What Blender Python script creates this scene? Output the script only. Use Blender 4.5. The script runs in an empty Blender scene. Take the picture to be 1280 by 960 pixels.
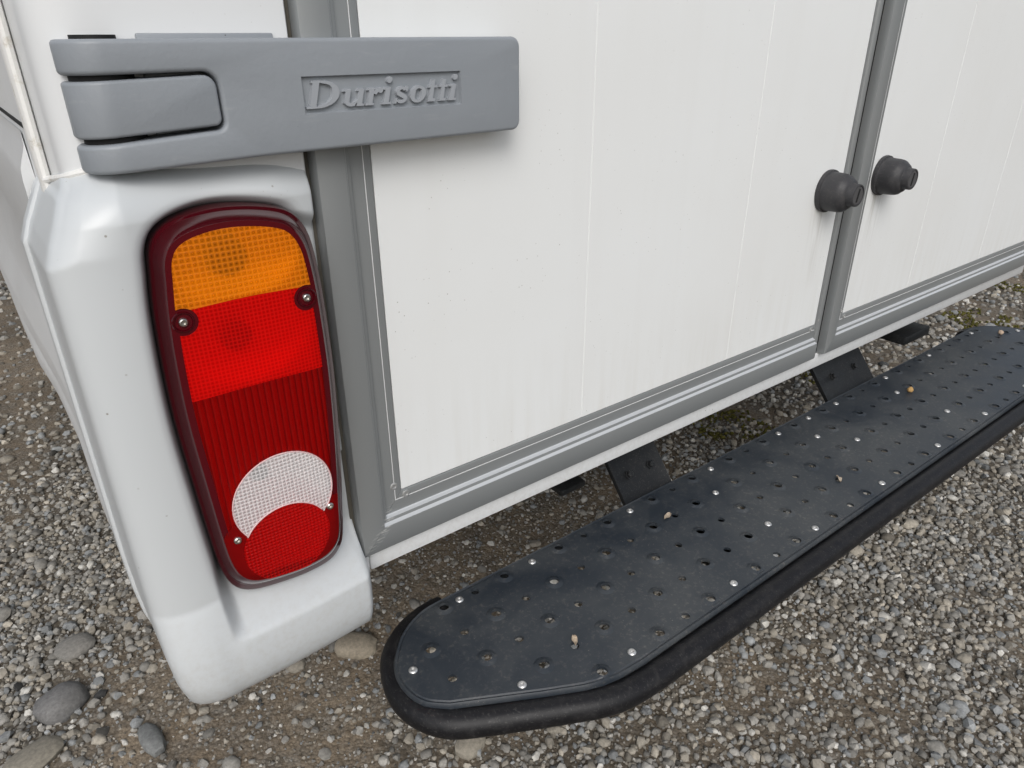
import bpy, bmesh, math, random
import numpy as np
from mathutils import Vector, Matrix, geometry, noise

random.seed(7)
rng = np.random.default_rng(7)
scene = bpy.context.scene
COL = scene.collection

# ------------------------------------------------------------------ camera
CAM = Vector((-0.2516, -0.6283, 0.5353))
cam_d = bpy.data.cameras.new('camera')
cam_d.sensor_width = 36.0
cam_d.lens = 885.22 / 1280 * 36.0
cam_d.clip_start = 0.02
cam_d.clip_end = 400
cam_o = bpy.data.objects.new('camera', cam_d)
COL.objects.link(cam_o)
RIGHT = Vector((0.79573939, -0.60559372, -0.00742126))
DOWN = Vector((-0.27055139, -0.34448337, -0.89896226))
FWD = Vector((0.5418494, 0.71734751, -0.43796321))
m = Matrix((RIGHT, -DOWN, -FWD)).transposed().to_4x4()
m.translation = CAM
cam_o.matrix_world = m
scene.camera = cam_o

# ------------------------------------------------------------------ sky and sun (bright overcast)
SUN_EL, SUN_AZ = math.radians(42), math.radians(212)     # azimuth clockwise from +y
world = bpy.data.worlds.new('World')
scene.world = world
world.use_nodes = True
wn, wl = world.node_tree.nodes, world.node_tree.links
bg = wn['Background']
sky = wn.new('ShaderNodeTexSky')
sky.sky_type = 'NISHITA'
sky.sun_disc = False
sky.sun_elevation = SUN_EL
sky.sun_rotation = SUN_AZ
sky.air_density = 1.0
sky.dust_density = 3.0
sky.ozone_density = 1.0
hs = wn.new('ShaderNodeHueSaturation')
hs.inputs['Saturation'].default_value = 0.42
wl.new(sky.outputs[0], hs.inputs['Color'])
wl.new(hs.outputs[0], bg.inputs['Color'])
bg.inputs['Strength'].default_value = 0.15

sd = bpy.data.lights.new('sun', 'SUN')
sd.energy = 1.15
sd.angle = math.radians(34)
sd.color = (1.0, 0.985, 0.965)
so = bpy.data.objects.new('sun', sd)
COL.objects.link(so)
sdir = Vector((math.sin(SUN_AZ) * math.cos(SUN_EL), math.cos(SUN_AZ) * math.cos(SUN_EL), math.sin(SUN_EL)))
so.rotation_euler = sdir.to_track_quat('Z', 'Y').to_euler()
so.location = sdir * 20

vs = scene.view_settings
vs.view_transform = 'Standard'
vs.look = 'None'
vs.exposure = -0.02
vs.gamma = 1.0
vs.use_curve_mapping = False

scene.cycles.max_bounces = 5
scene.cycles.diffuse_bounces = 4
scene.cycles.glossy_bounces = 2
scene.cycles.transparent_max_bounces = 6
scene.cycles.use_adaptive_sampling = True
scene.cycles.adaptive_threshold = 0.015
scene.cycles.use_denoising = True

GZ = -0.55          # ground level; z = 0 is the bottom edge of the rear doors

# ------------------------------------------------------------------ material helpers
class NT:
    def __init__(s, name):
        s.m = bpy.data.materials.new(name)
        s.m.use_nodes = True
        s.t = s.m.node_tree
        s.n, s.l = s.t.nodes, s.t.links
        s.p = s.n['Principled BSDF']
        s.out = s.n['Material Output']
        s._tc = None
    def tc(s, kind='Object'):
        if s._tc is None:
            s._tc = s.n.new('ShaderNodeTexCoord')
        return s._tc.outputs[kind]
    def link(s, a, b):
        s.l.new(a, b)
    def map(s, scale=(1, 1, 1), src=None, loc=(0, 0, 0)):
        mp = s.n.new('ShaderNodeMapping')
        mp.inputs['Scale'].default_value = scale
        mp.inputs['Location'].default_value = loc
        s.link(src or s.tc(), mp.inputs[0])
        return mp.outputs[0]
    def noise(s, scale, detail=4, rough=0.55, vec=None, dist=0.0):
        t = s.n.new('ShaderNodeTexNoise')
        t.inputs['Scale'].default_value = scale
        t.inputs['Detail'].default_value = detail
        t.inputs['Roughness'].default_value = rough
        t.inputs['Distortion'].default_value = dist
        s.link(vec or s.tc(), t.inputs['Vector'])
        return t.outputs[0]
    def vor(s, scale, vec=None, feature='F1', out='Distance'):
        t = s.n.new('ShaderNodeTexVoronoi')
        t.feature = feature
        t.inputs['Scale'].default_value = scale
        s.link(vec or s.tc(), t.inputs['Vector'])
        return t.outputs[out]
    def ramp(s, fac, stops):
        r = s.n.new('ShaderNodeValToRGB')
        e = r.color_ramp.elements
        while len(e) < len(stops):
            e.new(0.5)
        for el, (p, c) in zip(e, stops):
            el.position = p
            el.color = (c, c, c, 1) if isinstance(c, (int, float)) else (*c, 1)
        s.link(fac, r.inputs[0])
        return r.outputs[0]
    def mix(s, fac, a, b, mode='MIX'):
        x = s.n.new('ShaderNodeMix')
        x.data_type = 'RGBA'
        x.blend_type = mode
        for i, v in ((0, fac), (6, a), (7, b)):
            if isinstance(v, (int, float)):
                x.inputs[i].default_value = v if i == 0 else (v, v, v, 1)
            elif isinstance(v, tuple):
                x.inputs[i].default_value = (*v, 1)
            else:
                s.link(v, x.inputs[i])
        return x.outputs[2]
    def math(s, op, a, b=None, clamp=False):
        x = s.n.new('ShaderNodeMath')
        x.operation = op
        x.use_clamp = clamp
        for i, v in ((0, a), (1, b)):
            if v is None:
                continue
            if isinstance(v, (int, float)):
                x.inputs[i].default_value = v
            else:
                s.link(v, x.inputs[i])
        return x.outputs[0]
    def sep(s, src=None):
        x = s.n.new('ShaderNodeSeparateXYZ')
        s.link(src or s.tc(), x.inputs[0])
        return x.outputs
    def bump(s, h, strength=0.3, dist=0.001, prev=None):
        b = s.n.new('ShaderNodeBump')
        b.inputs['Strength'].default_value = strength
        b.inputs['Distance'].default_value = dist
        s.link(h, b.inputs['Height'])
        if prev is not None:
            s.link(prev, b.inputs['Normal'])
        return b.outputs[0]
    def set(s, **k):
        for key, v in k.items():
            i = s.p.inputs[key.replace('_', ' ')]
            if hasattr(v, 'is_linked') or hasattr(v, 'links'):
                s.link(v, i)
            elif isinstance(v, tuple) and len(v) == 3:
                i.default_value = (*v, 1) if i.type == 'RGBA' else v
            else:
                i.default_value = v
        return s

def simple(name, col, rough=0.5, metal=0.0, **k):
    return NT(name).set(Base_Color=col, Roughness=rough, Metallic=metal, **k).m

def white_paint(name, base=(0.57, 0.595, 0.605), rough=0.22, dirt=0.25, coat=0.3):
    t = NT(name)
    n1 = t.noise(6, 2, 0.5)
    c = t.mix(t.ramp(n1, [(0.2, 0.0), (0.85, dirt)]), base, tuple(v * 0.86 for v in base))
    sp = t.vor(160)
    spn = t.noise(14, 2)
    spk = t.math('MULTIPLY', t.ramp(sp, [(0.05, 1.0), (0.09, 0.0)]), t.ramp(spn, [(0.56, 0.0), (0.66, 0.55)]))
    c = t.mix(spk, c, (0.30, 0.28, 0.24))
    chip = t.math('MULTIPLY', t.ramp(t.vor(62), [(0.045, 1.0), (0.075, 0.0)]), t.ramp(t.noise(9, 2), [(0.54, 0.0), (0.62, 0.8)]))
    c = t.mix(chip, c, (0.22, 0.20, 0.17))
    zz = t.sep()[2]
    low = t.math('SUBTRACT', 1.0, t.math('DIVIDE', t.math('ADD', zz, 0.08), 0.16), True)       # road spray on the lowest part
    c = t.mix(t.math('MULTIPLY', low, t.ramp(t.noise(130, 5, 0.7), [(0.45, 0.0), (0.72, 0.40)])), c, (0.40, 0.37, 0.32))
    t.set(Base_Color=c, Roughness=t.ramp(t.noise(20, 2), [(0.2, rough), (0.85, rough + 0.10)]),
          Coat_Weight=coat, Coat_Roughness=0.12)
    t.set(Normal=t.bump(t.noise(900, 2), 0.05, 0.0004))
    return t.m

def panel_paint():
    t = NT('door_panel_paint')
    base = (0.772, 0.790, 0.788)
    st = t.noise(1.0, 4, 0.55, t.map((26, 26, 1.1)))
    c = t.mix(t.ramp(st, [(0.50, 0.0), (0.85, 0.14)]), base, (0.66, 0.66, 0.64))
    blot = t.noise(2.6, 4, 0.6)
    c = t.mix(t.ramp(blot, [(0.40, 0.0), (0.8, 0.4)]), c, (0.70, 0.70, 0.675))
    for kx, kz in ((0.868, 0.309), (1.041, 0.315)):       # run-off stains below the lock knobs
        sx, sy_, sz = t.sep()[:3]
        wx = t.math('SUBTRACT', 1.0, t.math('DIVIDE', t.math('ABSOLUTE', t.math('SUBTRACT', sx, kx - 0.004)), 0.034), True)
        wz = t.math('MULTIPLY', t.math('SUBTRACT', 1.0, t.math('DIVIDE', t.math('SUBTRACT', kz, sz), 0.17), True), t.math('LESS_THAN', sz, kz + 0.03))
        c = t.mix(t.math('MULTIPLY', t.math('MULTIPLY', wx, wz), t.ramp(t.noise(1.0, 4, 0.6, t.map((150, 150, 9))), [(0.42, 0.0), (0.7, 0.75)])), c, (0.36, 0.34, 0.30))
    z = t.sep()[2]
    low = t.math('SUBTRACT', 1.0, t.math('DIVIDE', t.math('SUBTRACT', z, 0.06), 0.16), True)
    c = t.mix(t.math('MULTIPLY', low, t.ramp(t.noise(1.0, 6, 0.6, t.map((60, 60, 5))), [(0.42, 0.0), (0.8, 0.28)])), c, (0.56, 0.54, 0.48))
    sp = t.vor(115)
    spk = t.math('MULTIPLY', t.ramp(sp, [(0.05, 1.0), (0.09, 0.0)]), t.ramp(t.noise(9, 2), [(0.46, 0.0), (0.64, 0.7)]))
    c = t.mix(spk, c, (0.22, 0.21, 0.18))
    g = t.noise(1.0, 2, 0.6, t.map((520, 520, 420)))
    t.set(Base_Color=c, Roughness=0.42, Normal=t.bump(g, 0.12, 0.0006, t.bump(t.noise(3.5, 1), 0.10, 0.010)), Specular_IOR_Level=0.4)
    return t.m

def grey_paint(name, col=(0.24, 0.255, 0.265), rough=0.42, grain=0.25, scale=420, scratch=0.18):
    t = NT(name)
    c = t.mix(t.ramp(t.noise(8, 3, 0.55), [(0.2, 0.0), (0.85, 0.30)]), col, tuple(min(1, v * 1.22) for v in col))
    sc = t.noise(1.0, 3, 0.6, t.map((240, 240, 20)))
    c = t.mix(t.ramp(sc, [(0.60, 0.0), (0.80, scratch)]), c, (0.42, 0.42, 0.40))
    t.set(Base_Color=c, Roughness=t.ramp(t.noise(25, 2), [(0.2, rough - 0.04), (0.85, rough + 0.08)]),
          Normal=t.bump(t.noise(scale, 3), grain, 0.0005))
    return t.m

def rubber(name, col=(0.018, 0.018, 0.019), rough=0.6, scuff=0.3, speck=0.24):
    t = NT(name)
    s1 = t.noise(60, 6, 0.7, dist=0.5)
    c = t.mix(t.ramp(s1, [(0.5, 0.0), (0.85, scuff)]), col, (0.11, 0.105, 0.10))
    sp = t.noise(1.0, 3, 0.6, t.map((500, 230, 500)))
    c = t.mix(t.ramp(sp, [(0.58, 0.0), (0.70, speck)]), c, (0.16, 0.155, 0.145))
    t.set(Base_Color=c, Specular_IOR_Level=0.3, Roughness=t.ramp(s1, [(0.3, rough - 0.12), (0.8, rough + 0.15)]), Normal=t.bump(t.noise(700, 3), 0.3, 0.0005))
    return t.m

M = {}
M['pod'] = white_paint('gelcoat_white', rough=0.30, dirt=0.25, coat=0.08)
M['body'] = white_paint('body_white', base=(0.72, 0.735, 0.74), rough=0.30, dirt=0.4, coat=0.2)
M['panel'] = panel_paint()
M['seal_white'] = simple('white_sealant', (0.76, 0.77, 0.77), 0.6)
def arm_paint():
    t = NT('hinge_cast_grey')
    n1 = t.noise(7, 3, 0.55)
    c = t.mix(t.ramp(n1, [(0.2, 0.0), (0.85, 0.45)]), (0.232, 0.254, 0.278), (0.300, 0.318, 0.335))
    pits = t.math('MULTIPLY', t.ramp(t.vor(95), [(0.035, 1.0), (0.06, 0.0)]), t.ramp(t.noise(17, 2), [(0.50, 0.0), (0.62, 0.9)]))
    c = t.mix(pits, c, (0.05, 0.05, 0.05))
    rub = t.ramp(t.noise(1.0, 5, 0.65, t.map((20, 20, 110))), [(0.60, 0.0), (0.80, 0.35)])
    c = t.mix(rub, c, (0.38, 0.39, 0.40))
    t.set(Base_Color=c, Roughness=t.ramp(t.noise(40, 3), [(0.25, 0.38), (0.8, 0.56)]),
          Normal=t.bump(t.noise(330, 3), 0.30, 0.0006, t.bump(t.noise(45, 2), 0.22, 0.0016)))
    return t.m
M['arm'] = arm_paint()
M['alu'] = grey_paint('frame_grey', (0.255, 0.268, 0.270), 0.32, 0.05, 500, 0.0)
def scuffed_alu():
    t = NT('frame_grey_scuffed')
    x, y, z = t.sep()[:3]
    dx = t.math('SUBTRACT', x, 0.030)
    dz = t.math('SUBTRACT', z, 0.028)
    dd = t.math('SQRT', t.math('ADD', t.math('MULTIPLY', dx, dx), t.math('MULTIPLY', dz, dz)))
    near = t.math('MULTIPLY', t.math('SUBTRACT', 1.0, t.math('DIVIDE', dd, 0.036), True), t.math('SUBTRACT', 1.0, t.math('DIVIDE', t.math('ABSOLUTE', t.math('SUBTRACT', t.math('SUBTRACT', x, 0.002), t.math('MULTIPLY', z, 0.91))), 0.010), True))
    rot = t.n.new('ShaderNodeMapping')
    rot.inputs['Rotation'].default_value = (0, math.radians(48), 0)
    rot.inputs['Scale'].default_value = (90, 90, 520)
    t.link(t.tc(), rot.inputs[0])
    scr = t.ramp(t.noise(1.0, 4, 0.7, rot.outputs[0]), [(0.50, 0.0), (0.62, 1.0)])
    base = t.mix(t.ramp(t.noise(8, 3, 0.55), [(0.2, 0.0), (0.85, 0.30)]), (0.255, 0.268, 0.270), (0.31, 0.325, 0.33))
    t.set(Base_Color=t.mix(t.math('MULTIPLY', scr, t.math('POWER', near, 0.6)), base, (0.62, 0.62, 0.61)), Roughness=0.36, Metallic=0.3, Normal=t.bump(t.noise(500, 2), 0.05, 0.0005))
    return t.m
M['alu'] = scuffed_alu()
M['alu_highlight'] = simple('frame_highlight_grey', (0.54, 0.56, 0.575), 0.38, 0.2)  # paler frame grey: sky highlight painted onto the stepped facets
M['frame_screw'] = simple('frame_screw_grey', (0.36, 0.365, 0.36), 0.4, 0.4)
M['rubber'] = rubber('black_rubber', (0.008, 0.008, 0.0095), 0.46, 0.24, 0.22)
M['boot'] = rubber('knob_rubber', (0.042, 0.042, 0.045), 0.5, 0.45)
M['gap'] = simple('gap_black', (0.006, 0.006, 0.006), 0.8)
M['black_steel'] = rubber('bracket_black', (0.010, 0.011, 0.012), 0.45, 0.12)
M['screw'] = simple('screw_zinc', (0.62, 0.60, 0.56), 0.28, 1.0)
M['alu_rivet'] = simple('rivet_aluminium', (0.62, 0.62, 0.61), 0.38, 0.8)
M['reflector'] = simple('lamp_reflector', (0.95, 0.95, 0.95), 0.28, 0.68)

def seal_dirty():
    t = NT('dirty_sealant')
    c = t.mix(t.ramp(t.noise(70, 5, 0.7), [(0.56, 0.0), (0.78, 0.8)]), (0.76, 0.755, 0.73), (0.36, 0.30, 0.19))
    t.set(Base_Color=c, Roughness=0.6)
    return t.m
M['seal_dirty'] = seal_dirty()

def tread_mat():
    t = NT('step_tread')
    big = t.noise(7, 6, 0.65, dist=0.4)
    c = t.mix(t.ramp(big, [(0.40, 0.0), (0.72, 0.75)]), (0.022, 0.0285, 0.0370), (0.072, 0.077, 0.079))
    fine = t.noise(180, 4, 0.7)
    c = t.mix(t.math('MULTIPLY', t.ramp(fine, [(0.54, 0.0), (0.72, 0.55)]), t.ramp(big, [(0.35, 0.25), (0.7, 1.0)])), c, (0.17, 0.16, 0.145))
    spk = t.vor(210)
    c = t.mix(t.math('MULTIPLY', t.ramp(spk, [(0.07, 1.0), (0.11, 0.0)]), t.ramp(t.noise(17, 2), [(0.52, 0.0), (0.66, 0.8)])), c, (0.30, 0.28, 0.24))
    t.set(Base_Color=c, Roughness=t.ramp(big, [(0.3, 0.34), (0.75, 0.62)]), Normal=t.bump(fine, 0.12, 0.0005, t.bump(t.noise(6, 1), 0.08, 0.003)))
    return t.m
M['tread'] = tread_mat()

def lens_mat(name, col, trans_col, fac, pitch=None, rib=None, bump=0.6, rough=0.3):
    """tinted moulded plastic: part diffuse, part see-through, optics pressed in as relief under a smooth outer coat"""
    t = NT(name)
    x, y, z = t.sep()[:3]
    h = None
    if pitch:
        hx = t.math('ABSOLUTE', t.math('SINE', t.math('MULTIPLY', x, math.pi / pitch)))
        hz = t.math('ABSOLUTE', t.math('SINE', t.math('MULTIPLY', z, math.pi / pitch)))
        h = t.math('MULTIPLY', hx, hz)
    elif rib:
        h = t.math('ABSOLUTE', t.math('SINE', t.math('MULTIPLY', x, math.pi / rib)))
    t.set(Base_Color=col, Roughness=rough, Coat_Weight=0.35, Coat_Roughness=0.04, Coat_IOR=1.4, Specular_IOR_Level=0.25)
    if h is not None:
        t.set(Normal=t.bump(h, bump, 0.0022))
    tr = t.n.new('ShaderNodeBsdfTransparent')
    tr.inputs[0].default_value = (*trans_col, 1)
    mx = t.n.new('ShaderNodeMixShader')
    if h is not None:
        t.link(t.math('ADD', t.math('MULTIPLY', h, fac * 0.75), fac * 0.55, True), mx.inputs[0])
    else:
        mx.inputs[0].default_value = fac
    t.link(t.p.outputs[0], mx.inputs[1])
    t.link(tr.outputs[0], mx.inputs[2])
    t.link(mx.outputs[0], t.out.inputs['Surface'])
    return t.m

M['amber'] = lens_mat('amber_lens', (0.85, 0.22, 0.003), (1.0, 0.50, 0.03), 0.55, pitch=0.0044, bump=0.22)
M['brake'] = lens_mat('red_lens', (0.72, 0.0018, 0.0010), (1.0, 0.030, 0.016), 0.50, pitch=0.0034, bump=0.06)
M['ribbed'] = lens_mat('ribbed_red_lens', (0.30, 0.0010, 0.0012), (0.85, 0.015, 0.012), 0.50, rib=0.0056, bump=0.85)
M['clear'] = lens_mat('clear_lens', (0.90, 0.87, 0.87), (1.0, 0.98, 0.98), 0.50, pitch=0.0036, bump=0.50)
M['fog'] = lens_mat('fog_red_lens', (0.50, 0.0012, 0.0015), (1.0, 0.030, 0.016), 0.52, pitch=0.0036, bump=0.55)
M['lens_red'] = lens_mat('plain_red_lens', (0.20, 0.001, 0.002), (0.85, 0.012, 0.010), 0.40)
M['shell'] = simple('lamp_shell_maroon', (0.050, 0.0008, 0.0035), 0.10, Specular_IOR_Level=0.30, Coat_Weight=0.3, Coat_Roughness=0.03)
M['boss'] = simple('lamp_boss_maroon', (0.075, 0.0015, 0.005), 0.2, Specular_IOR_Level=0.3, Coat_Weight=0.2, Coat_Roughness=0.05)
M['bulb_amber'] = simple('bulb_amber', (0.05, 0.012, 0.003), 0.35, Specular_IOR_Level=0.2)
M['bulb_glass'] = simple('bulb_grey', (0.05, 0.045, 0.045), 0.2)
M['bulb_red'] = simple('bulb_red', (0.012, 0.004, 0.004), 0.4, Specular_IOR_Level=0.1)
M['crescent_rim'] = simple('crescent_rim', (0.72, 0.50, 0.50), 0.2, Coat_Weight=1.0)

# ------------------------------------------------------------------ object helpers
def link(o, parent=None):
    COL.objects.link(o)
    if parent is not None:
        o.parent = parent
    return o

def mk(name, verts, faces, mat, parent=None, smooth=True, angle=35):
    me = bpy.data.meshes.new(name)
    me.from_pydata([tuple(v) for v in verts], [], faces)
    me.validate()
    fin(me, mat, smooth, angle)
    return link(bpy.data.objects.new(name, me), parent)

def fin(me, mat, smooth=True, angle=35):
    if mat is not None:
        me.materials.append(mat)
    me.polygons.foreach_set('use_smooth', [smooth] * len(me.polygons))
    if smooth:
        me.set_sharp_from_angle(angle=math.radians(angle))
    me.update()

def from_bm(name, bm, mat, parent=None, smooth=True, angle=35):
    bmesh.ops.recalc_face_normals(bm, faces=bm.faces)
    me = bpy.data.meshes.new(name)
    bm.to_mesh(me)
    bm.free()
    fin(me, mat, smooth, angle)
    return link(bpy.data.objects.new(name, me), parent)

def box_bm(x0, x1, y0, y1, z0, z1, bev=0.0, seg=2):
    bm = bmesh.new()
    bmesh.ops.create_cube(bm, size=1)
    for v in bm.verts:
        v.co = Vector(((x0 + x1) / 2 + v.co.x * (x1 - x0), (y0 + y1) / 2 + v.co.y * (y1 - y0), (z0 + z1) / 2 + v.co.z * (z1 - z0)))
    if bev > 0:
        bmesh.ops.bevel(bm, geom=bm.edges[:], offset=bev, segments=seg, affect='EDGES', profile=0.5)
    return bm

def box(name, x0, x1, y0, y1, z0, z1, mat, parent=None, bev=0.0, seg=2):
    return from_bm(name, box_bm(x0, x1, y0, y1, z0, z1, bev, seg), mat, parent)

def smoothstep(a, b, x):
    t = np.clip((x - a) / (b - a), 0, 1)
    return t * t * (3 - 2 * t)

def lathe(profile, origin, axis, seg=32):
    """profile: list of (radius, distance along axis); returns verts, faces"""
    axis = Vector(axis).normalized()
    a = axis.orthogonal().normalized()
    b = axis.cross(a)
    V, F = [], []
    for r, d in profile:
        for i in range(seg):
            t = 2 * math.pi * i / seg
            V.append(Vector(origin) + axis * d + (a * math.cos(t) + b * math.sin(t)) * r)
    for k in range(len(profile) - 1):
        for i in range(seg):
            j = (i + 1) % seg
            F.append((k * seg + i, k * seg + j, (k + 1) * seg + j, (k + 1) * seg + i))
    F.append(tuple(range(seg))[::-1])
    F.append(tuple((len(profile) - 1) * seg + i for i in range(seg)))
    return V, F

def catmull(pts, n=8, closed=True):
    P = [np.array(p, float) for p in pts]
    out = []
    N = len(P)
    for i in range(N if closed else N - 1):
        if closed:
            p0, p1, p2, p3 = P[i - 1], P[i], P[(i + 1) % N], P[(i + 2) % N]
        else:
            p0, p1, p2, p3 = P[max(i - 1, 0)], P[i], P[i + 1], P[min(i + 2, N - 1)]
        for k in range(n):
            t = k / n
            out.append(0.5 * (2 * p1 + (p2 - p0) * t + (2 * p0 - 5 * p1 + 4 * p2 - p3) * t * t + (3 * p1 - p0 - 3 * p2 + p3) * t ** 3))
    if not closed:
        out.append(P[-1])
    return out

def tube_along(path, radius, seg=16, cap=True):
    V, F = [], []
    n = len(path)
    P = [Vector(p) for p in path]
    for i, p in enumerate(P):
        t = (P[min(i + 1, n - 1)] - P[max(i - 1, 0)]).normalized()
        side = t.cross(Vector((0, 0, 1))).normalized()
        up = side.cross(t)
        for k in range(seg):
            a = 2 * math.pi * k / seg
            V.append(p + (side * math.cos(a) + up * math.sin(a)) * radius)
    for i in range(n - 1):
        for k in range(seg):
            j = (k + 1) % seg
            F.append((i * seg + k, i * seg + j, (i + 1) * seg + j, (i + 1) * seg + k))
    if cap:
        F.append(tuple(range(seg))[::-1])
        F.append(tuple((n - 1) * seg + k for k in range(seg)))
    return V, F

# ================================================================== ground
def gh(x, y):
    """height of the beaten gravel surface above GZ"""
    return 0.006 * noise.noise(Vector((x * 2.3, y * 2.3, 0.3))) + 0.003 * noise.noise(Vector((x * 9, y * 9, 4.1)))

def soilness(x, y):
    """0 = thick gravel, 1 = bare dirt"""
    s = 0.5 + 0.9 * noise.noise(Vector((x * 2.6 + 3.1, y * 2.6, 7.7))) + 0.45 * noise.noise(Vector((x * 8.0, y * 8.0, 2.2)))
    # dirt under the tail of the vehicle, trodden strip in front of the step's near end
    s += 0.75 * math.exp(-((x - 0.50) / 0.50) ** 2 - ((y - 0.45) / 0.28) ** 2)
    s += 0.60 * math.exp(-((x + 0.05) / 0.16) ** 2 - ((y - 0.36) / 0.16) ** 2)
    s += 0.55 * math.exp(-((x + 0.42) / 0.30) ** 2 - ((y - 2.3) / 0.7) ** 2)
    s -= 0.60 * math.exp(-((x + 0.42) / 0.25) ** 2 - ((y - 1.0) / 0.5) ** 2)
    s -= 0.30 * (1 / (1 + math.exp(-(x - 0.75) * 6)))
    s += 0.30 * math.exp(-((x - 0.60) / 0.25) ** 2 - ((y + 0.15) / 0.16) ** 2)
    return min(1.0, max(0.0, s))

def ground_mat():
    t = NT('gravelly_dirt')
    n1 = t.noise(5, 5, 0.65)
    at = t.n.new('ShaderNodeAttribute')
    at.attribute_name = 'dirt'
    c1 = t.mix(t.ramp(n1, [(0.3, 0.0), (0.75, 1.0)]), (0.085, 0.070, 0.052), (0.150, 0.125, 0.094))  # soil under thick gravel, darkened to paint shade into the stone gaps
    c2 = t.mix(t.ramp(n1, [(0.3, 0.0), (0.75, 1.0)]), (0.260, 0.200, 0.138), (0.400, 0.322, 0.232))
    c = t.mix(at.outputs['Fac'], c1, c2)
    vc = t.vor(170, out='Color')
    vd = t.vor(170)
    g = t.ramp(vc, [(0.1, (0.10, 0.088, 0.070)), (0.5, (0.215, 0.195, 0.165)), (0.95, (0.38, 0.36, 0.32))])
    c = t.mix(t.ramp(t.noise(16, 5, 0.6), [(0.42, 0.15), (0.66, 0.8)]), c, g)
    c = t.mix(t.ramp(vd, [(0.45, 0.0), (0.75, 0.45)]), c, (0.09, 0.073, 0.055))
    fine = t.noise(420, 4, 0.7)
    c = t.mix(0.35, c, t.ramp(fine, [(0.3, 0.05), (0.7, 0.30)]), 'OVERLAY')
    t.set(Base_Color=c, Roughness=0.95, Specular_IOR_Level=0.2,
          Normal=t.bump(fine, 0.6, 0.0015, t.bump(t.math('SUBTRACT', 1.0, vd), 0.45, 0.003, t.bump(t.noise(55, 3, 0.6), 0.7, 0.008))))
    return t.m

def axis_coords(lo, hi, step, far_lo, far_hi):
    a = list(np.arange(lo, hi + 1e-6, step))
    d, x = step * 2, lo
    L = []
    while x > far_lo:
        x -= d
        d *= 1.5
        L.append(max(x, far_lo))
    d, x = step * 2, a[-1]
    R = []
    while x < far_hi:
        x += d
        d *= 1.5
        R.append(min(x, far_hi))
    return L[::-1] + a + R

gx = axis_coords(-1.4, 4.0, 0.03, -90, 90)
gy = axis_coords(-1.3, 4.0, 0.03, -90, 90)
GV = [(x, y, GZ + gh(x, y)) for y in gy for x in gx]
nx = len(gx)
GF = [(j * nx + i, j * nx + i + 1, (j + 1) * nx + i + 1, (j + 1) * nx + i) for j in range(len(gy) - 1) for i in range(nx - 1)]
ground = mk('ground', GV, GF, ground_mat(), smooth=True, angle=180)
_a = ground.data.attributes.new('dirt', 'FLOAT', 'POINT')
_a.data.foreach_set('value', np.array([soilness(x, y) if -2 < x < 5 and -2 < y < 5 else 0.35 for x, y, z in GV], dtype=np.float32))
ground['kind'] = 'structure'
ground['label'] = 'brown gravelly dirt yard under and around the vehicle'

# ================================================================== the van
van = bpy.data.objects.new('van', None)
link(van)
van['label'] = 'white box-bodied van seen at its rear left corner with tail lamp, hinge and step'
van['category'] = 'van'

# --- body shell
shell = box('body_shell', -0.1995, 2.10, 0.076, 3.7, 0.004, 1.9, M['body'], van, 0.004)
box('side_seam', -0.2005, -0.1990, 0.080, 3.69, 0.474, 0.4775, M['gap'], shell)
for cx_ in (0.50, 1.32):
    box('chassis_rail', cx_, cx_ + 0.07, 0.10, 3.6, -0.095, 0.003, M['black_steel'], van, 0.004)

def extrude_z(name, prof, z0, z1, mat, parent, angle=35):
    n = len(prof)
    V = [(x, y, z0) for x, y in prof] + [(x, y, z1) for x, y in prof]
    F = [(i, (i + 1) % n, n + (i + 1) % n, n + i) for i in range(n)] + [tuple(range(n))[::-1], tuple(range(n, 2 * n))]
    bm = bmesh.new()
    vv = [bm.verts.new(v) for v in V]
    for f in F:
        bm.faces.new([vv[i] for i in f])
    return from_bm(name, bm, mat, parent, True, angle)

post_prof = [(-0.0050, 0.070), (-0.0050, 0.0), (-0.0065, -0.0025), (-0.012, -0.003)] + \
    [tuple(p) for p in catmull([(-0.145, -0.003), (-0.158, -0.002), (-0.170, 0.001), (-0.180, 0.0065), (-0.1865, 0.0145), (-0.1895, 0.025), (-0.1915, 0.045), (-0.1925, 0.0595)], 4, False)] + \
    [(-0.1925, 0.072)]
post = extrude_z('corner_post', post_prof, 0.405, 1.88, M['body'], van)
trim_prof = [(-0.1928, 0.0745), (-0.1928, 0.061), (-0.1940, 0.0575), (-0.1965, 0.0560), (-0.1990, 0.0570), (-0.2006, 0.0600), (-0.2010, 0.064), (-0.2010, 0.0745)]
extrude_z('corner_trim', trim_prof, 0.420, 1.88, M['seal_dirty'], van)

# --- lamp outline (x, z) seen from the rear
LAMP = [(-0.1535, 0.372), (-0.1575, 0.34), (-0.1605, 0.29), (-0.1612, 0.235), (-0.1585, 0.17), (-0.1555, 0.11), (-0.1525, 0.075), (-0.1460, 0.053), (-0.1330, 0.0395), (-0.110, 0.033),
        (-0.075, 0.0295), (-0.048, 0.0325), (-0.0345, 0.0425), (-0.0275, 0.060), (-0.0235, 0.10), (-0.0195, 0.145), (-0.0160, 0.20), (-0.014, 0.26), (-0.0150, 0.325), (-0.0180, 0.365),
        (-0.0230, 0.388), (-0.0340, 0.4035), (-0.052, 0.4110), (-0.080, 0.4155), (-0.105, 0.4155), (-0.1285, 0.4110), (-0.1430, 0.4030), (-0.1505, 0.3900)]
LAMP_S = np.array(catmull(LAMP, 6))

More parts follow.
